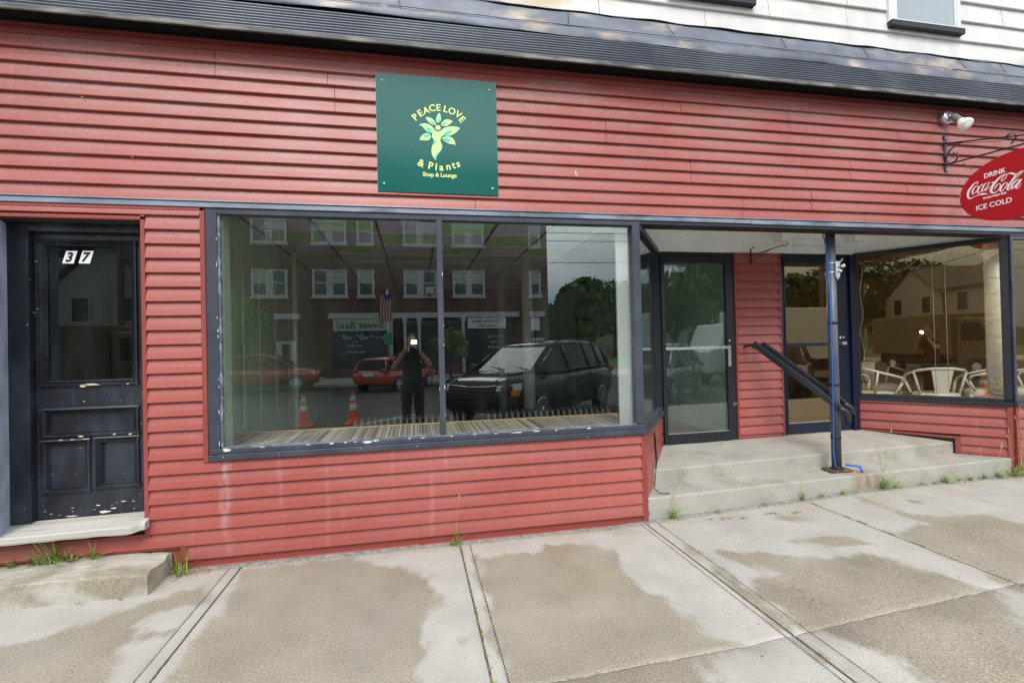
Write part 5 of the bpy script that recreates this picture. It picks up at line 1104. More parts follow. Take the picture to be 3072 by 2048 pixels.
# ================================================================ cafe things
def tolix():
    root = thing('metal_chair', 'chair', 'chair', (0, 0, 0))
    p = MB(); p.tube([(-.235, .19, .56), (-.255, .17, .62), (-.266, .08, .645), (-.26, -.06, .68), (-.20, -.18, .72), (-.09, -.225, .74), (.09, -.225, .74), (.20, -.18, .72), (.26, -.06, .68), (.266, .08, .645), (.255, .17, .62), (.235, .19, .56)], .015, 10); p.build('top_rail', CHAIRW, root)
    p = MB(); p.hexa([(-.06, -.185, .46), (.06, -.185, .46), (.06, -.181, .46), (-.06, -.181, .46), (-.10, -.226, .73), (.10, -.226, .73), (.10, -.222, .73), (-.10, -.222, .73)]); p.build('backplate', CHAIRW, root)
    p = MB(); p.lathe([(0, .43), (.2, .43), (.205, .445), (.2, .455), (0, .452)], (0, .0, 0), (0, 0, 1), 28); p.build('seat', CHAIRW, root)
    p = MB(); p.lathe([(.212, .33), (.22, .33), (.218, .446), (.205, .446)], (0, 0, 0), (0, 0, 1), 28); p.build('apron', CHAIRW, root)
    for sx in (-1, 1):
        for sy in (-1, 1):
            p = MB(); p.tube([(sx * .16, sy * .16, .43), (sx * .215, sy * .215, 0)], [.018, .013], 8); p.build('leg', CHAIRW, root)
        p = MB(); p.tube([(sx * .20, .13, .44), (sx * .235, .19, .57)], .014, 8); p.tube([(sx * .175, -.12, .44), (sx * .235, -.13, .70)], .013, 8); p.build('arm_post', CHAIRW, root)
    return root
CF = .42
c0 = tolix()
grp = 'white metal chairs in the cafe window'
spots = [((5.92, .72, CF), -36, 'white metal armchair seen from behind in the middle of the cafe window'), ((5.47, 1.12, CF), -95, 'white metal armchair turned sideways at the left of the cafe window'), ((6.78, .78, CF), 40, 'white metal armchair half hidden by the white round column'), ((6.50, 1.95, CF), 165, 'white metal chair facing the street across the cafe table'), ((7.35, .75, CF), 10, 'white metal chair to the right of the round column'), ]
for i, (loc, rz, lb) in enumerate(spots):
    c_ = c0 if i == 0 else copy_tree(c0); c_.location = loc; c_.rotation_euler.z = R(rz); tag(c_, lb, 'chair', grp)
for i, (x, y, lb) in enumerate(((6.42, 1.38, 'round dark cafe table behind the middle chair'), (7.5, 1.4, 'round dark cafe table right of the white column'))):
    tb_ = thing('cafe_table', lb, 'table', (x, y, CF), group='dark round cafe tables')
    p = MB(); p.lathe([(0, .735), (.40, .735), (.405, .75), (.4, .765), (0, .765)], (x, y, CF), (0, 0, 1), 40); p.build('table_top', STONETOP, tb_)
    p = MB(); p.lathe([(.03, .03), (.03, .73)], (x, y, CF), (0, 0, 1), 14); p.build('pedestal', IRON, tb_)
    p = MB(); p.lathe([(0, 0), (.24, 0), (.23, .02), (.03, .04)], (x, y, CF), (0, 0, 1), 24); p.build('base', IRON, tb_)
cl = thing('round_column', 'white round column wrapped in string lights inside the cafe window', 'column', (6.13, .24, .86))
p = MB(); p.lathe([(.083, 0), (.083, 1.90)], (6.13, .245, .862), (0, 0, 1), 36); p.build('shaft', mat('column_white', (.86, .88, .88), .4), cl)
p = MB(); pts = [];
for i in range(260):
    a = i * .24; z = .95 + 1.55 * (i / 260) + .02 * math.sin(i * .9); pts.append((6.13 + .088 * math.cos(a), .245 + .088 * math.sin(a), z))
p.tube(pts, .0022, 5)
for k_ in range(9):
    pts = []
    for i in range(30): a = i * .42 + k_; pts.append((6.13 + (.10 + .03 * math.sin(i * 1.3 + k_)) * math.cos(a), .245 + (.10 + .02 * math.sin(i + k_)) * math.sin(a), .875 + .02 * k_ + .02 * math.sin(i * 2.1 + k_)))
    p.tube(pts, .0024, 5)
p.build('string_lights', LIGHTSTR, cl)
def glasspt(s, z, o_=.03):
    a, b = Vector(B0), Vector(B1); d = (b - a).normalized(); n = Vector((-d.y, d.x)); q = a + (b - a) * s + n * o_; return Vector((q.x, q.y, z))
p = MB()
def sl_run(f, n, z_or=None):
    pts = [f(i / n) for i in range(n + 1)]; p.tube(pts, .0022, 5)
    for i in range(0, n, 3): q = pts[i]; dv = Vector((random.uniform(-.01, .01), .004, -.03 + random.uniform(-.006, .012))); p.tube([q, q + dv * .6, q + dv], [.0018, .0035, .001], 5)
sl_run(lambda t: glasspt(.04 + .91 * t, 2.455 - .05 * abs(math.sin(t * 9.4)) * (1 - t * .3)), 54)
sl_run(lambda t: glasspt(.035 + .42 * t, 2.44 - .16 * math.sin(t * math.pi) - .05 * t), 30)
sl_run(lambda t: glasspt(.45 + .5 * t, 2.30 + .20 * math.sin(t * math.pi) - .06 * t), 30)
sl_run(lambda t: glasspt(.045 + .012 * math.sin(t * 20), 2.43 - 1.52 * t), 60)
sl_run(lambda t: glasspt(.05 + .3 * t, .885 + .015 * math.sin(t * 22), .05 + .02 * math.sin(t * 15)), 30)
o = p.build('string_lights', LIGHTSTR, None); tag(o, 'unlit string lights looped round the slanting cafe window', 'string lights')
for i, s_ in enumerate((.55, .63)):
    m = MB(); m.tube([glasspt(s_, .88, .06), glasspt(s_ - .005, 2.46, .06)], .0022, 5); o = m.build('window_wire', LIGHTSTR, None); tag(o, ('left' if i == 0 else 'right') + ' thin upright wire hanging behind the cafe glass', 'wire', 'wires behind the cafe glass')
# reversed INSTALL lettering and coffee cup mark on the glass
dB = (Vector(B1) - Vector(B0)).normalized(); nB = Vector((-dB.y, dB.x))
m = MB(); q0 = glasspt(.86, 2.41, .008)
text_mb(m, 'INSTALL', .07, .0008, .001, lambda u, v, w: Vector((q0.x - dB.x * u + nB.x * w, q0.y - dB.y * u + nB.y * w, q0.z + v)))
o = m.build('window_lettering', mat('faded_letter_film', (.30, .29, .24), .6), None); tag(o, 'faint mirrored INSTALL lettering at the top of the cafe glass', 'lettering')
m = MB(); q0 = glasspt(.10, .98, .009)
def cup(pts): m.tube([Vector((q0.x + dB.x * u, q0.y + dB.y * u, q0.z + v)) for u, v in pts], .0025, 5)
cup([(-.05, .02), (-.045, -.03), (-.02, -.055), (.03, -.055), (.055, -.03), (.06, .02), (-.05, .02)]); cup([(.06, .01), (.085, .0), (.08, -.03), (.05, -.035)]); cup([(-.06, -.06), (.07, -.065)]); cup([(.0, .03), (.02, .05), (-.01, .07), (.02, .095), (.0, .12)]); cup([(-.02, .035), (-.005, .055), (-.025, .075)])
o = m.build('cup_drawing', mat('dark_glass_paint', (.05, .05, .045), .5), None); tag(o, 'dark line drawing of a steaming coffee cup low on the cafe glass', 'drawing')
for nm, (x, y, z), lb, mt_ in (('pendant_lamp', (4.55, 2.0, 2.32), 'small round glass pendant lamp glowing behind the blue cafe door', WARM), ('candle_lamp', (4.95, 2.6, 1.1), 'tiny amber light low behind the blue cafe door', WARM2)):
    t_ = thing(nm, lb, 'lamp', (x, y, z)); p = MB(); p.lathe([(0, -.016), (.013, -.009), (.016, 0), (.013, .009), (0, .016)], (x, y, z), (0, 0, 1), 14); p.build('bulb', mt_, t_)
    if nm == 'pendant_lamp':
        p = MB(); p.lathe([(.02, .07), (.06, .04), (.075, 0), (.06, -.04), (.02, -.07)], (x, y, z), (0, 0, 1), 24); p.build('glass_globe', glass_mat('lamp_globe', (.95, .97, .85), 1.4, .01), t_)
        p = MB(); p.tube([(x, y, z + .05), (x, y, 2.76)], .004, 6); p.build('cord', IRON, t_)
        ld = bpy.data.lights.new('lamp_glow', 'POINT'); ld.energy = 22; ld.color = (1, .62, .28); ld.shadow_soft_size = .06; lo_ = bpy.data.objects.new('lamp_glow', ld); COL.objects.link(lo_); lo_.parent = t_; lo_.location = (0, 0, -.12)
    else:
        p = MB(); p.lathe([(0, -.05), (.04, -.05), (.045, -.02), (.03, -.02), (0, -.025)], (x, y, z), (0, 0, 1), 14); p.build('holder', IRON, t_)
# ================================================================ the street behind the camera (seen in the glass)
m = MB(); m.add([(-300, -4.42, -.15), (300, -4.42, -.15), (300, -12, -.10), (-300, -12, -.10), (-300, -20.6, -.22), (300, -20.6, -.22)], [(0, 3, 2, 1), (3, 4, 5, 2)]); m.build('road', ROAD, None, kind='structure')
m = MB(); m.box(-60, 60, -4.42, -4.305, -.3, .0); m.box(-60, 60, -20.72, -20.6, -.4, -.08); m.build('kerb', KERB, None, kind='structure', bevel=.015)
m = MB(); m.box(-60, 60, -25.9, -20.72, -.35, -.085); m.box(-60, -5.9, -4.3, -.02, -.25, -.008); m.box(9.8, 60, -4.3, -.02, -.25, .08); m.build('far_pavement', KERB, None, kind='structure')
m = MB(); m.add([(-500, -20.7, -.30), (500, -20.7, -.30), (500, -500, -.3), (-500, -500, -.3)], [(0, 3, 2, 1)]); m.add([(-500, .3, -.4), (500, .3, -.4), (500, 300, -.4), (-500, 300, -.4)], [(0, 1, 2, 3)]); m.build('ground', FARGRASS, None, kind='structure')
m = MB()
for i in range(-6, 8): m.add([(i * 4.2 + .2, -4.6, -.145), (i * 4.2 + .3, -4.6, -.145), (i * 4.2 + 4.3, -8.6, -.12), (i * 4.2 + 4.2, -8.6, -.12)], [(0, 3, 2, 1)])
m.build('road_markings', mat('road_paint', (.6, .6, .58), .7), None, kind='structure')
def part(parent, name, mt_, fn, bevel=0):
    p = MB(); fn(p); return p.build(name, mt_, parent, bevel=bevel)
def loft(p, stations, prof, closed=True, smooth=True):
    """stations: list of section point lists (equal length)"""
    k = len(stations[0]); vs = [v for s_ in stations for v in s_]
    fs = [(i * k + j, (i + 1) * k + j, (i + 1) * k + (j + 1) % k, i * k + (j + 1) % k) for i in range(len(stations) - 1) for j in range(k)]
    fs += [tuple(range(k)), tuple((len(stations) - 1) * k + j for j in range(k))[::-1]]
    sm = p.smooth; p.smooth = smooth; p.add(vs, fs); p.smooth = sm
def make_car(name, label, paint, loc, heading, S, group=None, cat='car'):
    """S: dict(body=[(x,zb,zt,hw)], gh=[(x,zbase,ztop,hwb,hwt)], wx=(rear,front), wr, roof rails etc). heading = angle of local +x"""
    t = thing(name, label, cat, (0, 0, 0), 0, group)
    st = []
    for x, zb, zt, hw in S['body']:
        c = []
        for y, z in ((-.80, 0), (-.93, .10), (-1.0, .34), (-1.0, .60), (-.975, .84), (-.90, .965), (-.6, 1.02), (0, 1.04)):
            c.append((x, y * hw, zb + (zt - zb) * z))
        c += [(a, -b, d) for a, b, d in reversed(c[:-1])]
        st.append(c)
    body = part(t, 'body', paint, lambda p: loft(p, st, None))
    g = [[(x, -hb, zb), (x, -(hb * .35 + ht * .65), zb + (zt - zb) * .6), (x, -ht, zt - .05), (x, -ht * .82, zt), (x, ht * .82, zt), (x, ht, zt - .05), (x, (hb * .35 + ht * .65), zb + (zt - zb) * .6), (x, hb, zb)] for x, zb, zt, hb, ht in S['gh']]
    gl = part(t, 'windows', CGLASS, lambda p: loft(p, g, None, smooth=False))
    def roof(p):
        r_ = [q for q in S['gh'] if q[2] > S['roofz']]
        secs = [[(x, -ht * 1.01, zt - .055), (x, -ht * .86, zt + .012), (x, 0, zt + .03), (x, ht * .86, zt + .012), (x, ht * 1.01, zt - .055), (x, ht * .9, zt - .04), (x, -ht * .9, zt - .04)] for x, zb, zt, hb, ht in r_]
        loft(p, secs, None)
    part(t, 'roof', paint, roof)
    def pillars(p):
        G = S['gh']
        for i in S['pil']:
            x, zb, zt, hb, ht = G[i] if isinstance(i, int) else i
            for s_ in (-1, 1): p.tube([(x, s_ * (hb + .004), zb), (x, s_ * ((hb * .35 + ht * .65) + .004), zb + (zt - zb) * .6), (x, s_ * (ht + .004), zt - .04)], .035, 6)
        for (i, j) in S['apil']:
            a, b = G[i], G[j]
            for s_ in (-1, 1): p.tube([(a[0], s_ * (a[3] + .004), a[1] + .02), (b[0], s_ * (b[4] + .004), b[2] - .04)], .035, 6)
        for s_ in (-1, 1): p.tube([(q[0], s_ * (q[3] + .008), q[1] + .01) for q in G], .018, 6)
    part(t, 'pillars', paint, pillars)
    wr = S['wr']; hw = S['hw']
    for wx in S['wx']:
        part(t, 'wheel_arch', TYRE, lambda p: [p.lathe([(0, -.01), (wr * 1.16, -.01), (wr * 1.16, .012), (wr * 1.05, .014), (0, .014)], (wx, s_ * (hw - .012), wr), (0, s_, 0), 28) for s_ in (-1, 1)])
        for s_ in (-1, 1):
            wh = part(t, 'wheel', TYRE, lambda p: p.lathe([(0, -.10), (wr * .96, -.10), (wr, -.07), (wr, .02), (wr * .95, .045), (wr * .72, .05), (0, .045)], (wx, s_ * (hw - .01), wr), (0, s_, 0), 32))
            def rim(p):
                c = Vector((wx, s_ * (hw + .045), wr)); p.lathe([(wr * .64, -.008), (wr * .70, .0), (wr * .70, .006), (wr * .63, .008)], c, (0, s_, 0), 28); p.lathe([(0, 0), (.07, 0), (.06, .02), (0, .022)], c, (0, s_, 0), 16)
                for k_ in range(8):
                    a = 2 * math.pi * k_ / 8; p.bar(c + Vector((math.cos(a) * .05, .006 * s_, math.sin(a) * .05)), c + Vector((math.cos(a + .18) * wr * .66, .004 * s_, math.sin(a + .18) * wr * .66)), .045, .016, up=(0, 1, 0))
            part(wh, 'rim', RIM, rim)
    for nm, mt_, fn in S['extra']: part(t, nm, mt_, fn, .004)
    t.location = loc; t.rotation_euler.z = heading
    return t
def suv_spec(L=5.0, hw=1.0, H=1.78, grille=True, rails=True):
    f = L / 5.0; h = H / 1.78
    body = [(-2.48 * f, .45, 1.0 * h, hw * .86), (-2.42 * f, .36, 1.10 * h, hw * .94), (-2.1 * f, .27, 1.13 * h, hw), (-1.0 * f, .26, 1.13 * h, hw), (.4 * f, .26, 1.10 * h, hw), (1.0 * f, .26, 1.10 * h, hw), (1.45 * f, .27, 1.10 * h, hw * .99), (2.05 * f, .30, 1.06 * h, hw * .97), (2.33 * f, .34, 1.0 * h, hw * .90), (2.46 * f, .40, .88 * h, hw * .80), (2.50 * f, .50, .72 * h, hw * .72)]
    gh = [(-2.40 * f, 1.08 * h, 1.20 * h, hw * .86, hw * .74), (-2.15 * f, 1.10 * h, 1.64 * h, hw * .90, hw * .72), (-1.6 * f, 1.12 * h, 1.73 * h, hw * .93, hw * .74), (-.6 * f, 1.11 * h, 1.76 * h, hw * .94, hw * .75), (.2 * f, 1.10 * h, 1.72 * h, hw * .94, hw * .74), (.55 * f, 1.10 * h, 1.64 * h, hw * .93, hw * .72), (1.40 * f, 1.09 * h, 1.13 * h, hw * .88, hw * .82)]
    def hl(p):
        for s_ in (-1, 1): p.hexa([(2.30 * f, s_ * hw * .62, .80 * h), (2.52 * f, s_ * hw * .60, .80 * h), (2.30 * f, s_ * hw * .96, .82 * h), (2.2 * f, s_ * hw * .98, .82 * h), (2.28 * f, s_ * hw * .62, .91 * h), (2.48 * f, s_ * hw * .60, .90 * h), (2.27 * f, s_ * hw * .955, .95 * h), (2.15 * f, s_ * hw * .975, .95 * h)])
    def amb(p):
        for s_ in (-1, 1): p.hexa([(2.28 * f, s_ * hw * .70, .70 * h), (2.46 * f, s_ * hw * .72, .70 * h), (2.34 * f, s_ * hw * .93, .71 * h), (2.2 * f, s_ * hw * .94, .71 * h), (2.28 * f, s_ * hw * .70, .79 * h), (2.45 * f, s_ * hw * .72, .79 * h), (2.32 * f, s_ * hw * .95, .81 * h), (2.2 * f, s_ * hw * .96, .81 * h)])
    ex = [('headlight', LAMPC, lambda p: hl(p)), ('turn_signal', AMBER, lambda p: amb(p)),
          ('chrome_strip', CHROME, lambda p: p.tube([(2.44 * f, -hw * .66, .905 * h), (2.51 * f, -hw * .3, .885 * h), (2.52 * f, 0, .875 * h), (2.51 * f, hw * .3, .885 * h), (2.44 * f, hw * .66, .905 * h)], .014, 6)),
          ('grille', TYRE, lambda p: [p.box(2.44 * f, 2.515 * f, -hw * .58, hw * .58, .56 + i * .07, .60 + i * .07) for i in range(4)]),
          ('taillight', REDL, lambda p: [p.box(-2.47 * f, -2.22 * f, s_ * hw * .80, s_ * hw * .965, .95 * h, 1.10 * h) for s_ in (-1, 1)]),
          ('side_mirror', CARB, lambda p: [p.hexa([(.92 * f, s_ * hw * .95, 1.12 * h), (1.12 * f, s_ * hw * .95, 1.12 * h), (1.08 * f, s_ * hw * 1.16, 1.14 * h), (.95 * f, s_ * hw * 1.18, 1.14 * h), (.93 * f, s_ * hw * .97, 1.25 * h), (1.08 * f, s_ * hw * .97, 1.25 * h), (1.05 * f, s_ * hw * 1.14, 1.28 * h), (.96 * f, s_ * hw * 1.16, 1.28 * h)]) for s_ in (-1, 1)]),
          ('door_handle', CHROME, lambda p: [p.bar((x * f, s_ * hw * 1.01, .98 * h), ((x + .2) * f, s_ * hw * 1.01, .985 * h), .02, .025) for x in (.0, -1.1) for s_ in (-1, 1)]),
          ('door_gap', TYRE, lambda p: [p.bar((x * f, s_ * hw * .997, .35), (x * f, s_ * hw * .992, 1.08 * h), .012, .012, up=(1, 0, 0)) for x in (1.12, .10, -1.0) for s_ in (-1, 1)]),
          ('wiper', TYRE, lambda p: [p.tube([(1.40 * f, y, 1.155 * h), (1.22 * f, y + .55, 1.225 * h)], .012, 5) for y in (-.7, -.05)]),
          ('hood_crease', CARB, lambda p: [p.tube([(1.5 * f, s_ * hw * .62, 1.118 * h), (2.0 * f, s_ * hw * .56, 1.095 * h), (2.38 * f, s_ * hw * .5, .99 * h)], .018, 6) for s_ in (-1, 1)])]
    if rails: ex.append(('roof_rail', IRON, lambda p: [p.tube([(-2.0 * f, s_ * hw * .66, 1.70 * h), (-1.8 * f, s_ * hw * .66, 1.79 * h), (-.2 * f, s_ * hw * .67, 1.80 * h), (.3 * f, s_ * hw * .67, 1.73 * h)], .018, 6) for s_ in (-1, 1)]))
    return dict(body=body, gh=gh, roofz=1.6 * h, pil=[1, 2, (-.95 * f, 1.11 * h, 1.75 * h, hw * .935, hw * .75), (.12 * f, 1.10 * h, 1.73 * h, hw * .94, hw * .745)], apil=[(6, 5), (0, 1)], wx=(-1.5 * f, 1.52 * f), wr=.375 * h, hw=hw, extra=ex)
def hatch_spec(L=4.3, hw=.9, H=1.6, mini=False):
    S = suv_spec(L, hw, H, rails=not mini)
    if mini: S['extra'] = [e_ for e_ in S['extra'] if e_[0] not in ('hood_crease', 'grille')] + [('tail_ring', CHROME, lambda p: [p.lathe([(.09, 0), (.12, 0), (.12, .02), (.09, .02)], (-2.44 * L / 5, s_ * hw * .72, .86), (-1, 0, 0), 20) for s_ in (-1, 1)]), ('number_plate', WHITEP, lambda p: p.box(-2.52 * L / 5, -2.495 * L / 5, -.26, .26, .66, .80))]
    return S
make_car('parked_suv', 'black sport utility vehicle parked nose-in beside the photographer', CARB, (2.86, -7.47, -.14), R(135), suv_spec())
make_car('parked_car', 'silver crossover parked nose-in beside the black vehicle', CARS, (7.0, -7.6, -.14), R(135), suv_spec(4.6, .93, 1.65))
make_car('parked_car', 'red crossover parked across the street by the white door', CARR, (-6.3, -19.0, -.2), R(0), hatch_spec(4.5, .92, 1.66))
make_car('parked_car', 'small orange red hatchback across the street behind the photographer', CARO, (-.75, -17.6, -.2), R(-58), hatch_spec(3.9, .86, 1.42, True))
make_car('parked_car', 'dark grey car parked farther along the street on the right', mat('grey_car_paint', (.05, .055, .06), .2, coat=.8), (11.6, -8.0, -.14), R(135), suv_spec(4.5, .9, 1.55))
# traffic cones on the road
def make_cone():
    t = thing('traffic_cone', 'cone', 'traffic cone', (0, 0, 0))
    part(t, 'base', ORANGE, lambda p: p.box(-.17, .17, -.17, .17, 0, .03), .01)
    part(t, 'cone_body', ORANGE, lambda p: p.lathe([(.125, .03), (.12, .04), (.028, .70), (.022, .71), (0, .71)], (0, 0, 0), (0, 0, 1), 28))
    part(t, 'reflective_band', REFW, lambda p: (p.lathe([(.0865, .31), (.0880, .312), (.0665, .46), (.064, .462)], (0, 0, 0), (0, 0, 1), 28), p.lathe([(.0565, .52), (.0585, .522), (.0455, .615), (.043, .617)], (0, 0, 0), (0, 0, 1), 28)))
    return t
k0 = make_cone(); k0.location = (-2.41, -7.5, -.13); tag(k0, 'orange traffic cone on the road, the left one of two', 'traffic cone', 'traffic cones on the road')
k1 = copy_tree(k0); k1.location = (-1.37, -7.5, -.13); k1.rotation_euler.z = .4; tag(k1, 'orange traffic cone on the road, the right one of two', 'traffic cone', 'traffic cones on the road')
# ---------------------------------------------------------------- people
def skinned(name, chains, mt_, parent, root, sub=2):
    """chains: list of lists of (x,y,z,r); equal points are merged"""
    vs, rs, es, idx = [], [], [], {}
    for ch in chains:
        prev = None
        for x, y, z, r_ in ch:
            key = (round(x, 4), round(y, 4), round(z, 4))
            if key not in idx: idx[key] = len(vs); vs.append((x, y, z)); rs.append(r_)
            i = idx[key]
            if prev is not None and prev != i: es.append((prev, i))
            prev = i
    me = bpy.data.meshes.new('sk'); me.from_pydata(vs, es, []); o = bpy.data.objects.new('sk', me); COL.objects.link(o)
    md = o.modifiers.new('s', 'SKIN')
    for i, v in enumerate(me.skin_vertices[0].data):
        rr = rs[i]; v.radius = rr if isinstance(rr, tuple) else (rr, rr); v.use_root = (i == root)
    ss = o.modifiers.new('d', 'SUBSURF'); ss.levels = sub; ss.render_levels = sub
    dg = bpy.context.evaluated_depsgraph_get(); dg.update()
    nm = bpy.data.meshes.new_from_object(o.evaluated_get(dg)); bpy.data.objects.remove(o)
    nm.materials.clear(); nm.materials.append(mt_)
    for p_ in nm.polygons: p_.use_smooth = True
    q = bpy.data.objects.new(name, nm); COL.objects.link(q); q.parent = parent; return q
ph = thing('person', 'person in dark short-sleeved shirt and trousers raising a camera to the eye', 'person', (-.04, -4.16, 0))
def arm(s):
    sh_ = (s * .185, .0, 1.40); el = (s * .30, .10, 1.20) if s < 0 else (s * .29, .12, 1.24); wr_2 = (s * .12, .155, 1.47)
    return [(0, -.01, 1.38, (.15, .10)), (s * .10, -.005, 1.415, .075), (*sh_, .062), ((sh_[0] + el[0]) / 2, .05, (sh_[2] + el[2]) / 2, .048), (*el, .040), ((el[0] + wr_2[0]) / 2, .14, (el[2] + wr_2[2]) / 2, .038), (*wr_2, .027), (s * .095, .165, 1.515, .034)]
def leg(s): return [(0, 0, .95, (.15, .11)), (s * .09, 0, .90, .095), (s * .10, .01, .70, .085), (s * .105, .015, .48, .058), (s * .11, .0, .28, .056), (s * .115, -.01, .09, .038), (s * .12, .04, .045, .042), (s * .13, .14, .03, .034)]
torso = [(0, 0, .95, (.15, .11)), (0, -.01, 1.10, (.135, .10)), (0, -.015, 1.25, (.155, .11)), (0, -.01, 1.38, (.15, .10)), (0, .0, 1.47, .058), (0, .015, 1.53, .056), (0, .03, 1.585, (.070, .082)), (0, .03, 1.655, (.076, .092)), (0, .025, 1.715, (.062, .075)), (0, .025, 1.745, .03)]
skinned('body', [torso, arm(-1), arm(1), leg(-1), leg(1)], SKIN, ph, 0)
skinned('shirt', [[(0, 0, .88, (.178, .14)), (0, -.01, 1.02, (.172, .130)), (0, -.01, 1.10, (.165, .125)), (0, -.015, 1.25, (.175, .127)), (0, -.01, 1.385, (.165, .112)), (0, .0, 1.45, .07)], [(0, -.01, 1.385, (.165, .112)), (-.10, -.005, 1.42, .088), (-.19, .0, 1.40, .078), (-.25, .06, 1.29, .068)], [(0, -.01, 1.385, (.165, .112)), (.10, -.005, 1.42, .088), (.19, .0, 1.40, .078), (.245, .06, 1.31, .068)]], CLOTHD, ph, 0)
skinned('trousers', [[(0, 0, .97, (.16, .12)), (-.09, 0, .89, .108), (-.10, .01, .70, .098), (-.105, .015, .48, .075), (-.11, .0, .28, .07), (-.115, -.005, .09, .062)], [(0, 0, .97, (.16, .12)), (.09, 0, .89, .108), (.10, .01, .70, .098), (.105, .015, .48, .075), (.11, .0, .28, .07), (.115, -.005, .09, .062)]], CLOTHP, ph, 0)
skinned('hair', [[(0, -.02, 1.60, (.07, .06)), (0, -.005, 1.68, (.083, .085)), (0, .01, 1.74, (.07, .08)), (0, .015, 1.765, .035)]], HAIR, ph, 0)
for s in (-1, 1):
    # five fingers of each hand closed on the camera
    fin = [(s * .10, .165, 1.515)]
    chains = []
    for k_, (dz, L_) in enumerate(((.028, .075), (.010, .082), (-.008, .078), (-.024, .062))):
        b = (s * .090, .175, 1.515 + dz); chains.append([(s * .098, .168, 1.512 + dz * .6, .016), (*b, .0095), (s * .070, .205 + L_ * .1, 1.518 + dz, .0085), (s * .045, .215, 1.520 + dz, .0075)])
    for ch in chains: skinned('finger', [ch], SKIN, ph, 0, 1)
    skinned('thumb', [[(s * .095, .160, 1.49, .015), (s * .075, .150, 1.478, .011), (s * .050, .150, 1.480, .009)]], SKIN, ph, 0, 1)
    part(ph, 'shoe', TYRE, lambda p: p.lathe([(0, -.02), (.045, -.01), (.052, .06), (.045, .15), (.03, .19), (0, .20)], (-.04 + s * .12, -4.16 - .05, .045), (0, 1, 0), 16))
part(ph, 'nose', SKIN, lambda p: p.tube([(-.04, -4.16 + .115, 1.645), (-.04, -4.16 + .135, 1.615), (-.04, -4.16 + .118, 1.605)], [.010, .015, .012], 8))
for s in (-1, 1): part(ph, 'ear', SKIN, lambda p: p.lathe([(0, -.006), (.022, -.004), (.028, .004), (.018, .010), (0, .008)], (-.04 + s * .078, -4.145, 1.63), (s, -.2, 0), 12))
cm = thing('camera', 'black camera with its lit flash held up by the person', 'camera', (0, -3.96, 1.52))
part(cm, 'camera_body', CAMB, lambda p: (p.box(-.075, .065, -3.995, -3.955, 1.465, 1.56), p.box(-.03, .03, -3.99, -3.95, 1.56, 1.585)), .006)
part(cm, 'lens', CAMB, lambda p: p.lathe([(.034, 0), (.036, .02), (.037, .045), (.030, .047), (0, .042)], (0, -3.955, 1.51), (0, 1, 0), 24))
fh = part(cm, 'flash_head', CAMB, lambda p: p.box(-.04, .032, -3.985, -3.94, 1.60, 1.65), .004)
part(fh, 'flash_tube', FLASHM, lambda p: p.box(-.039, .031, -3.9395, -3.936, 1.601, 1.649))
# ---------------------------------------------------------------- buildings across the street
bb = thing('brick_building', 'long dark brick building across the street with white sash windows and shopfronts', 'building', (-1.5, -26, 0))
part(bb, 'walls', BRICK, lambda p: (p.box(-14.5, 8.40, -26.3, -26.0, -.3, 12.5), p.box(8.10, 8.40, -38, -26.3, -.3, 12.5), p.box(-14.5, -14.2, -38, -26.3, -.3, 12.5)))
part(bb, 'flat_roof', DARK, lambda p: p.box(-14.8, 8.7, -38.3, -25.7, 12.5, 12.9))
part(bb, 'cornice', STONEW, lambda p: p.box(-14.7, 8.6, -26.0, -25.72, 12.1, 12.49))
def sash(x0, x1, z0, z1, ac=False):
    f = part(bb, 'window', WINW, lambda p: (p.box(x0 - .08, x0 + .05, -26, -25.90, z0, z1), p.box(x1 - .05, x1 + .08, -26, -25.90, z0, z1), p.box(x0 + .05, x1 - .05, -26, -25.90, z1 - .07, z1), p.box(x0 + .05, x1 - .05, -26, -25.90, z0, z0 + .07), p.box(x0 + .05, x1 - .05, -25.99, -25.93, (z0 + z1) / 2 - .03, (z0 + z1) / 2 + .03)))
    part(f, 'pane', DGLASS, lambda p: p.box(x0 + .05, x1 - .05, -25.99, -25.955, z0 + .07, z1 - .07))
    if random.random() < .6: part(f, 'curtain', CRT, lambda p: p.box(x0 + .05, x1 - .05, -25.954, -25.95, (z0 + z1) / 2 + .03, z1 - .07))
    if ac: part(f, 'air_conditioner', WINW, lambda p: (p.box(x0 + .12, x1 - .12, -25.93, -25.6, z0 + .08, z0 + .48), p.box(x0 + .17, x1 - .17, -25.6, -25.59, z0 + .12, z0 + .44)))
pairs = [(-12.6, -10.9), (-8.87, -7.12), (-5.62, -3.85), (-.46, 1.36), (2.46, 4.27)]
for zz0, zz1 in ((4.70, 6.22), (7.78, 9.3), (10.6, 11.9)):
    for i, (a, b) in enumerate(pairs):
        w_ = (b - a) * .42; sash(a, a + w_, zz0, zz1); sash(b - w_, b, zz0, zz1, ac=(i == 3 and zz0 < 5))
        part(bb, 'sill', STONEW, lambda p: p.box(a - .15, b + .15, -26, -25.85, zz0 - .16, zz0 - .003)); part(bb, 'window_mull', WINW, lambda p: p.box(a + w_ + .081, b - w_ - .081, -26, -25.93, zz0, zz1))
    sash(-3.12, -2.32, zz0, zz1); sash(7.25, 7.85, zz0, zz1)
    part(bb, 'sill', STONEW, lambda p: (p.box(-3.25, -2.18, -26, -25.85, zz0 - .16, zz0 - .003), p.box(7.1, 8.0, -26, -25.85, zz0 - .16, zz0 - .003)))
for a, b in ((-7.8, -6.4), (-4.85, 6.45), (7.15, 8.12), (-13.2, -9.0)): part(bb, 'lintel', STONEW, lambda p: p.box(a, b, -26, -25.80, 3.36, 3.68))
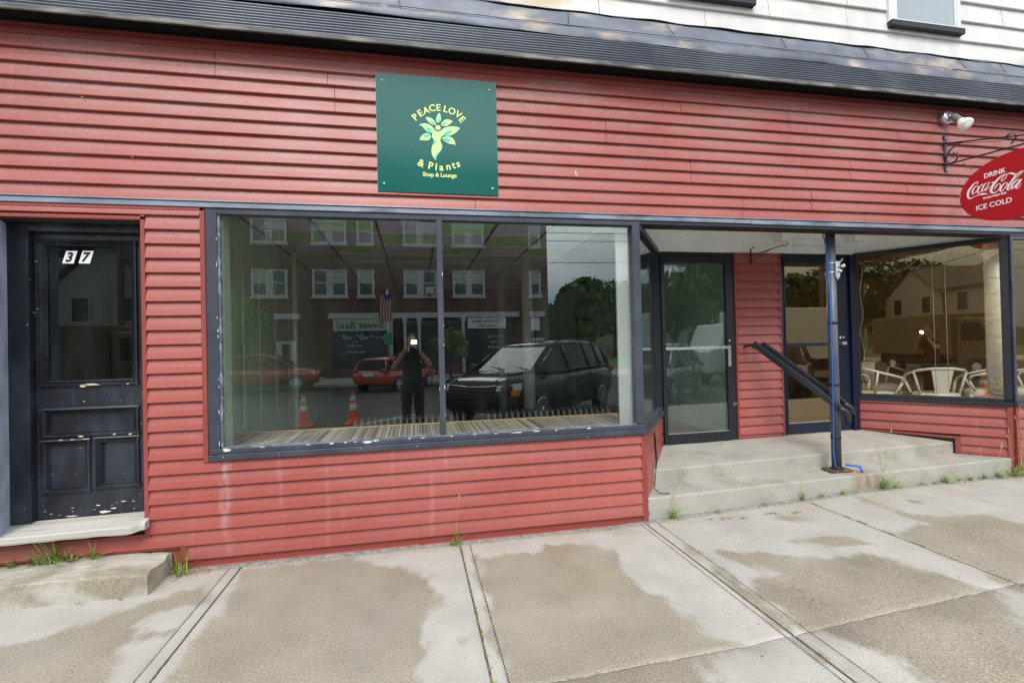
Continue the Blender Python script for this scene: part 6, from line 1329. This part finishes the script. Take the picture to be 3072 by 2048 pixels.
part(bb, 'shopfront', INDARK, lambda p: (p.box(-4.6, 6.3, -25.99, -25.95, .5, 3.355), p.box(7.2, 8.0, -25.99, -25.95, .2, 3.3), p.box(-13, -9.2, -25.99, -25.95, .5, 3.3)))
part(bb, 'shop_window', DGLASS, lambda p: (p.box(-4.5, -1.55, -25.949, -25.93, .7, 2.6), p.box(-1.2, .2, -25.949, -25.93, .5, 3.2), p.box(.45, 2.7, -25.949, -25.93, .5, 3.2), p.box(3.2, 5.8, -25.949, -25.93, .6, 2.6)))
for x in (-1.32, -.52, .32, 2.95): part(bb, 'column', STONEW, lambda p: (p.box(x - .09, x + .09, -25.9, -25.72, 0, 3.1), p.box(x - .14, x + .14, -25.92, -25.70, 3.1, 3.355)))
dr = part(bb, 'white_door', WINW, lambda p: (p.box(-7.69, -7.40, -26, -25.9, -.08, 2.11), p.box(-6.95, -6.66, -26, -25.9, -.08, 2.11), p.box(-7.40, -6.95, -26, -25.9, 1.95, 2.11), p.box(-7.40, -6.95, -26, -25.9, -.08, 1.0)))
part(dr, 'door_pane', DGLASS, lambda p: p.box(-7.40, -6.95, -25.99, -25.94, 1.0, 1.95))
part(bb, 'wall_air_conditioner', WINW, lambda p: (p.box(7.3, 8.0, -25.95, -25.6, 1.55, 2.0), p.box(7.65, 7.95, -25.6, -25.59, 1.6, 1.95)))
def wall_text(p, s, cx, cz, size, bold, y=-25.74, sx=1.0, shear=0):
    text_mb(p, s, size, -.006, bold, lambda u, v, w: (cx - u, y - w, cz + v), sx=sx, shear=shear)
b1_ = thing('shop_board', 'pale green shop board with dark slanted lettering across the street', 'sign', (-3.06, -25.9, 2.98))
part(b1_, 'board', SIGNGRN, lambda p: p.box(-4.58, -1.54, -25.93, -25.76, 2.63, 3.32)); part(b1_, 'lettering', BLACKP, lambda p: wall_text(p, 'Sweet Basil', -3.06, 2.98, .62, .0, y=-25.752, sx=.95, shear=.25))
b2_ = thing('shop_board', 'white shop board with two lines of dark lettering across the street', 'sign', (4.4, -25.9, 3.0))
part(b2_, 'board', SIGNWH, lambda p: p.box(3.23, 5.60, -25.93, -25.76, 2.67, 3.31)); part(b2_, 'lettering', BLACKP, lambda p: (wall_text(p, 'Pure Envy Salon', 4.41, 3.1, .29, .002, y=-25.752), wall_text(p, '802-626-8000', 4.41, 2.82, .19, .002, y=-25.752)))
b3_ = thing('shop_board', 'small white upright notice board at the right corner of the brick building', 'sign', (7.5, -25.9, 2.9)); part(b3_, 'board', SIGNWH, lambda p: p.box(7.22, 7.78, -25.949, -25.88, 2.5, 3.3))
part(bb, 'window_lettering', WINW, lambda p: (wall_text(p, 'Pure Envy', 4.95, 2.15, .26, 0, y=-25.922), wall_text(p, 'Salon', 4.85, 1.85, .26, 0, y=-25.922), wall_text(p, '626-8000', 4.85, 1.52, .22, 0, y=-25.922), wall_text(p, 'Thai', -3.4, 2.0, .2, 0, y=-25.922), wall_text(p, 'Sweet Basil', -3.4, 1.78, .2, 0, y=-25.922), wall_text(p, '802 626 9713', -3.4, 1.4, .2, 0, y=-25.922)))
def petals(p):
    rnd = random.Random(9)
    for i in range(22):
        cx = -4.3 + rnd.uniform(0, 2.6); cz = 2.35 + rnd.uniform(-.16, .12); a = rnd.uniform(0, 3.14); L_ = .13; w_ = .045
        pts = [(cx + math.cos(a) * L_ * math.cos(t) - math.sin(a) * w_ * math.sin(t), cz + math.sin(a) * L_ * math.cos(t) + math.cos(a) * w_ * math.sin(t)) for t in [2 * math.pi * k_ / 10 for k_ in range(10)]]
        p.prism(pts, 'y', -25.928, -25.924)
part(bb, 'window_flowers', mat('window_flower_film', (.3, .38, .4), .6), petals)
def make_tree(name, label, x, y, h, cr_, trunk_h, seed, n=2600, matl=None, leaf=.16, z0=-.2, group=None):
    rnd = random.Random(seed); t = thing(name, label, 'tree', (x, y, z0), group=group)
    lobes = [(0, 0, h - cr_ * .95, cr_ * .75)] + [(rnd.uniform(-.6, .6) * cr_, rnd.uniform(-.6, .6) * cr_, trunk_h + rnd.uniform(.15, .8) * (h - trunk_h), cr_ * rnd.uniform(.35, .6)) for _ in range(9)]
    def trunk(p):
        p.tube([(x, y, z0 - .1), (x + .05 * h * .1, y, trunk_h * .6), (x, y, trunk_h + .3 * (h - trunk_h)), (x, y, h - cr_ * .6)], [.035 * h, .026 * h, .018 * h, .006 * h], 9)
        for lx, ly, lz, lr in lobes[1:]: p.tube([(x, y, trunk_h * .8), (x + lx * .5, y + ly * .5, (trunk_h + lz) / 2), (x + lx, y + ly, lz)], [.014 * h, .009 * h, .003 * h], 6)
    part(t, 'trunk', BARK, trunk)
    p = MB()
    for i in range(n):
        lx, ly, lz, lr = lobes[rnd.randrange(len(lobes))]
        v = Vector((rnd.gauss(0, 1), rnd.gauss(0, 1), rnd.gauss(0, 1))).normalized() * lr * (rnd.random() ** .35)
        c = Vector((x + lx, y + ly, lz)) + Vector((v.x, v.y, v.z * .8)); a = Vector((rnd.gauss(0, 1), rnd.gauss(0, 1), rnd.gauss(0, 1))).normalized(); b = a.cross(Vector((rnd.gauss(0, 1), rnd.gauss(0, 1), rnd.gauss(0, 1)))).normalized()
        s_ = leaf * rnd.uniform(.6, 1.5); p.add([c - a * s_, c + b * s_ * .6, c + a * s_, c - b * s_ * .6], [(0, 1, 2, 3)])
    o = p.build('crown', matl or TREEL, t, fix=False); return t
make_tree('street_tree', 'bright green street tree before the brick building, at its left end', -8.6, -22.2, 4.9, 1.9, 1.4, 1, n=5200, matl=TREEB, leaf=.11)
make_tree('street_tree', 'small leafy shrub tree behind the photographer across the street', 1.9, -22.5, 2.9, 1.0, .9, 2, n=1500, matl=TREEB, leaf=.09)
TR = [(11.5, -30, 6.3, 2.2), (17.5, -50, 6.6, 2.8), (22.6, -58, 9.0, 4.2), (27.5, -60, 10.5, 5.0), (34, -60, 11.5, 6), (24, -36, 8.6, 3.6), (30, -40, 11, 4.6), (42, -60, 12, 6), (16, -72, 8.2, 5), (52, -52, 11, 6), (38, -34, 8.5, 4)]
for i, (x, y, h, c_) in enumerate(TR): make_tree('broadleaf_tree', ['slim dark tree just right of the brick building', 'low dark tree beside the far white house', 'tall round dark tree right of the far white house', 'broad dark tree, tallest in the row reflected in the shop window', 'broad tree behind the row right of the brick building', 'dense tree reflected in the shop door', 'large tree reflected in the shop door behind the dense one', 'big tree at the far right end of the street', 'wide dark tree behind the far white house', 'outermost tree at the right of the street', 'rounded tree at the right of the street before the big one'][i], x, y, h, c_, h * .25, 30 + i, n=2600, leaf=.34, group='trees across the street')
HT = [(-38, -34, 9, 4.5), (-44, -40, 11, 5.5), (-24, -44, 13, 6), (-31, -46, 12.5, 6), (-16.5, -42, 12, 5), (-52, -44, 12, 6), (-36.5, -27, 8, 2.6)]
for i, (x, y, h, c_) in enumerate(HT): make_tree('broadleaf_tree', ['tree behind the left side of the gabled porch house', 'large tree far left behind the gabled porch house', 'tall tree on the slope behind the long white house', 'tall tree on the slope between the two white houses', 'tall tree behind the brick building at its left end', 'outermost tree far left along the street', 'narrow tree beside the gabled porch house'][i], x, y, h, c_, h * .22, 60 + i, n=2400, leaf=.36, group='trees behind the white houses')
def house(name, label, cx, y, w_, d_, zw, zr, gable_front=True, porch=True):
    t = thing(name, label, 'house', (cx, y, 0)); x0, x1 = cx - w_ / 2, cx + w_ / 2; y1 = y - d_
    part(t, 'walls', HOUSEW, lambda p: (p.box(x0, x1, y1, y, -.3, zw), p.prism([(x0, zw), (x1, zw), (cx, zr - .15)], 'y', y - .01, y1) if gable_front else p.prism([(y, zw), (y1, zw), ((y + y1) / 2, zr - .15)], 'x', x0, x1)))
    part(t, 'roof', ROOFG, lambda p: [p.hexa([(cx, y + .35, zr), (cx + s_ * (w_ / 2 + .35), y + .35, zw - .15), (cx + s_ * (w_ / 2 + .35), y1 - .3, zw - .15), (cx, y1 - .3, zr), (cx, y + .35, zr + .12), (cx + s_ * (w_ / 2 + .35), y + .35, zw - .03), (cx + s_ * (w_ / 2 + .35), y1 - .3, zw - .03), (cx, y1 - .3, zr + .12)]) for s_ in (-1, 1)] if gable_front else [p.hexa([(x0 - .3, (y + y1) / 2, zr), (x1 + .3, (y + y1) / 2, zr), (x1 + .3, (y + y1) / 2 + s_ * (d_ / 2 + .4), zw - .15), (x0 - .3, (y + y1) / 2 + s_ * (d_ / 2 + .4), zw - .15), (x0 - .3, (y + y1) / 2, zr + .12), (x1 + .3, (y + y1) / 2, zr + .12), (x1 + .3, (y + y1) / 2 + s_ * (d_ / 2 + .4), zw - .03), (x0 - .3, (y + y1) / 2 + s_ * (d_ / 2 + .4), zw - .03)]) for s_ in (-1, 1)])
    n = max(2, int(w_ / 2.2))
    for lv in ((.7, 2.1), (3.4, 4.9)):
        if lv[1] > zw + .3: continue
        for i in range(n):
            x = x0 + w_ * (i + .5) / n; f = part(t, 'window', WINW, lambda p: (p.box(x - .5, x - .42, y, y + .06, *lv), p.box(x + .42, x + .5, y, y + .06, *lv), p.box(x - .42, x + .42, y, y + .06, lv[1] - .08, lv[1]), p.box(x - .42, x + .42, y, y + .06, lv[0], lv[0] + .08))); part(f, 'pane', DGLASS, lambda p: p.box(x - .42, x + .42, y - .01, y + .03, lv[0] + .08, lv[1] - .08))
    if porch:
        part(t, 'porch_roof', ROOFG, lambda p: p.hexa([(x0 - .2, y + 2.0, 2.55), (x1 + .2, y + 2.0, 2.55), (x1 + .2, y + .01, 3.0), (x0 - .2, y + .01, 3.0), (x0 - .2, y + 2.0, 2.7), (x1 + .2, y + 2.0, 2.7), (x1 + .2, y + .01, 3.2), (x0 - .2, y + .01, 3.2)]))
        for i in range(5): x = x0 + w_ * i / 4; part(t, 'porch_column', WINW, lambda p: p.box(x - .08, x + .08, y + 1.75, y + 1.91, .3, 2.55))
        part(t, 'porch_floor', KERB, lambda p: p.box(x0, x1, y, y + 2, -.2, .3))
    return t
house('porch_house', 'white gabled house with a front porch, farther left across the street', -31.2, -28.5, 6.0, 9, 4.9, 7.4)
house('long_house', 'long white two storey house left of the brick building', -23.3, -28.3, 8.6, 9, 5.3, 7.9, False, False)
house('gable_house', 'white house with a wide front gable next to the brick building', -17.3, -27.6, 4.6, 8, 5.6, 8.2, True, False)
house('far_white_house', 'small white house among the trees far right of the brick building', 19.3, -62, 5.5, 6, 4.2, 5.4, False, False)
hl_ = MB(); vs = []; nx_ = 40
for i in range(nx_ + 1):
    x = -120 + 240 * i / nx_; vs += [(x, -60, -.4), (x, -75, 4 + 3 * noise.noise(Vector((x * .03, 0, 1))) + (5 if x < -10 else 0)), (x, -110, 9 + 5 * noise.noise(Vector((x * .02, 1, 1))) + (9 if x < -10 else -3)), (x, -150, -.4)]
hl_.smooth = True; hl_.add(vs, [(i * 4 + j, (i + 1) * 4 + j, (i + 1) * 4 + j + 1, i * 4 + j + 1) for i in range(nx_) for j in range(3)])
hl_.build('hills', mat('wooded_hill', (.035, .06, .022), .95, var=.5, vscale=.25, bump=.8, bscale=.9), None, kind='structure')
# utility pole, wires and flag
def pole(x, y, h, label):
    t = thing('utility_pole', label, 'utility pole', (x, y, -.2))
    part(t, 'shaft', mat('pole_wood', (.16, .13, .10), .9, var=.2), lambda p: p.tube([(x, y, -.3), (x, y, h)], [.15, .11], 12))
    part(t, 'crossarm', mat('pole_wood', (.16, .13, .10), .9), lambda p: p.box(x - 1.1, x + 1.1, y - .06, y + .06, h - .7, h - .58))
    part(t, 'transformer', METALG, lambda p: p.lathe([(0, 0), (.22, 0), (.24, .1), (.24, .7), (0, .75)], (x + .35, y + .1, h - 1.9), (0, 0, 1), 16)); return t
pole(-13.0, -20.95, 8.6, 'wooden utility pole with transformer near the brick building'); pole(-29.5, -21.2, 8.8, 'wooden utility pole in front of the gabled porch house'); pole(26, -21.2, 9, 'wooden utility pole far along the right side')
for i, (z, dz) in enumerate(((8.0, .5), (7.6, .6), (6.6, .8))):
    p = MB()
    for a, b in ((-29.5, -13.0), (-13.0, 26), (26, 60), (-60, -29.5)): p.tube([(a + (b - a) * t, -21 + .3 * i, z - dz * math.sin(math.pi * t)) for t in [k_ / 12 for k_ in range(13)]], .016, 5)
    o = p.build('overhead_wire', DARK, None); tag(o, ['topmost', 'middle', 'lowest'][i] + ' overhead wire strung between the utility poles', 'wire', 'overhead wires')
def flag(x, y, z, label):
    t = thing('flag', label, 'flag', (x, y, z)); part(t, 'flagpole', WINW, lambda p: p.tube([(x, y - .3, z - .1), (x, y + .75, z + 1.3)], .018, 6))
    for mt_, sel in ((FLAGR, 0), (FLAGW, 1)):
        def st(p):
            for i in range(9):
                if i % 2 != sel: continue
                vs = []
                for j in range(9): s_ = j / 8; vs += [(x + .03 * math.sin(s_ * 7) - i * .07 + .25, y + .7 - .2 * s_, z + 1.15 - 1.35 * s_), (x + .03 * math.sin(s_ * 7) - (i + 1) * .07 + .25, y + .7 - .2 * s_, z + 1.15 - 1.35 * s_)]
                p.add(vs, [(2 * j, 2 * j + 2, 2 * j + 3, 2 * j + 1) for j in range(8)])
        o = part(t, 'stripes', mt_, st); s_ = o.modifiers.new('t', 'SOLIDIFY'); s_.thickness = .006
    part(t, 'canton', FLAGB, lambda p: p.hexa([(x - .12, y + .56, z + .62), (x + .26, y + .56, z + .62), (x + .26, y + .60, z + .62), (x - .12, y + .60, z + .62), (x - .12, y + .68, z + 1.16), (x + .26, y + .68, z + 1.16), (x + .26, y + .72, z + 1.16), (x - .12, y + .72, z + 1.16)]))
flag(-1.32, -21.9, 3.1, 'striped flag before the pale green shop board across the street'); flag(-19.5, -25.2, 3.0, 'striped flag hanging from a pole before the long white house')
sp_ = thing('sign_pole', 'steel pole with small green parking sign below the striped flag', 'sign pole', (-1.3, -21.8, -.1))
part(sp_, 'pole', METALG, lambda p: p.tube([(-1.3, -21.85, -.1), (-1.3, -21.85, 4.6)], .05, 8)); part(sp_, 'sign_plate', STREETG, lambda p: p.box(-1.5, -1.1, -21.79, -21.77, 1.75, 2.35))
def truck(name, label, x, y, L, H, col_, rz):
    t = thing(name, label, 'truck', (0, 0, 0))
    part(t, 'cargo_box', col_, lambda p: p.box(-L / 2, L / 2 - 2.0, -1.2, 1.2, .9, H), .04)
    part(t, 'cab', col_, lambda p: p.prism([(L / 2 - 1.95, .5), (L / 2, .5), (L / 2 + .05, 1.3), (L / 2 - .45, 1.5), (L / 2 - .85, 2.35), (L / 2 - 1.95, 2.4)], 'y', -1.05, 1.05), .05)
    part(t, 'cab_window', CGLASS, lambda p: (p.prism([(L / 2 - 1.7, 1.5), (L / 2 - .6, 1.5), (L / 2 - .95, 2.2), (L / 2 - 1.7, 2.2)], 'y', -1.06, 1.06)))
    part(t, 'mirror', IRON, lambda p: [p.box(L / 2 - .75, L / 2 - .65, s_ * 1.25, s_ * 1.45, 1.5, 2.1) for s_ in (-1, 1)])
    part(t, 'chassis', TYRE, lambda p: p.box(-L / 2 + .1, L / 2 - .1, -.9, .9, .45, .88))
    for wx in (-L / 2 + 1.2, L / 2 - 1.0):
        for s_ in (-1, 1): wh = part(t, 'wheel', TYRE, lambda p: p.lathe([(0, -.15), (.42, -.15), (.42, .13), (.26, .15), (0, .13)], (wx, s_ * 1.0, .42), (0, s_, 0), 24)); part(wh, 'rim', RIM, lambda p: p.lathe([(0, 0), (.24, 0), (.2, .03), (0, .02)], (wx, s_ * 1.13, .42), (0, s_, 0), 18))
    t.location = (x, y, -.15); t.rotation_euler.z = rz; return t
truck('box_truck', 'white box truck on the street at the right, seen in the blue door', 14.2, -11.5, 7.0, 2.9, CARW, R(180))
truck('utility_truck', 'dull olive utility truck on the street at the left, seen in the cafe glass', -10.2, -13.6, 6.4, 2.6, mat('olive_truck_paint', (.15, .13, .07), .5), 0)
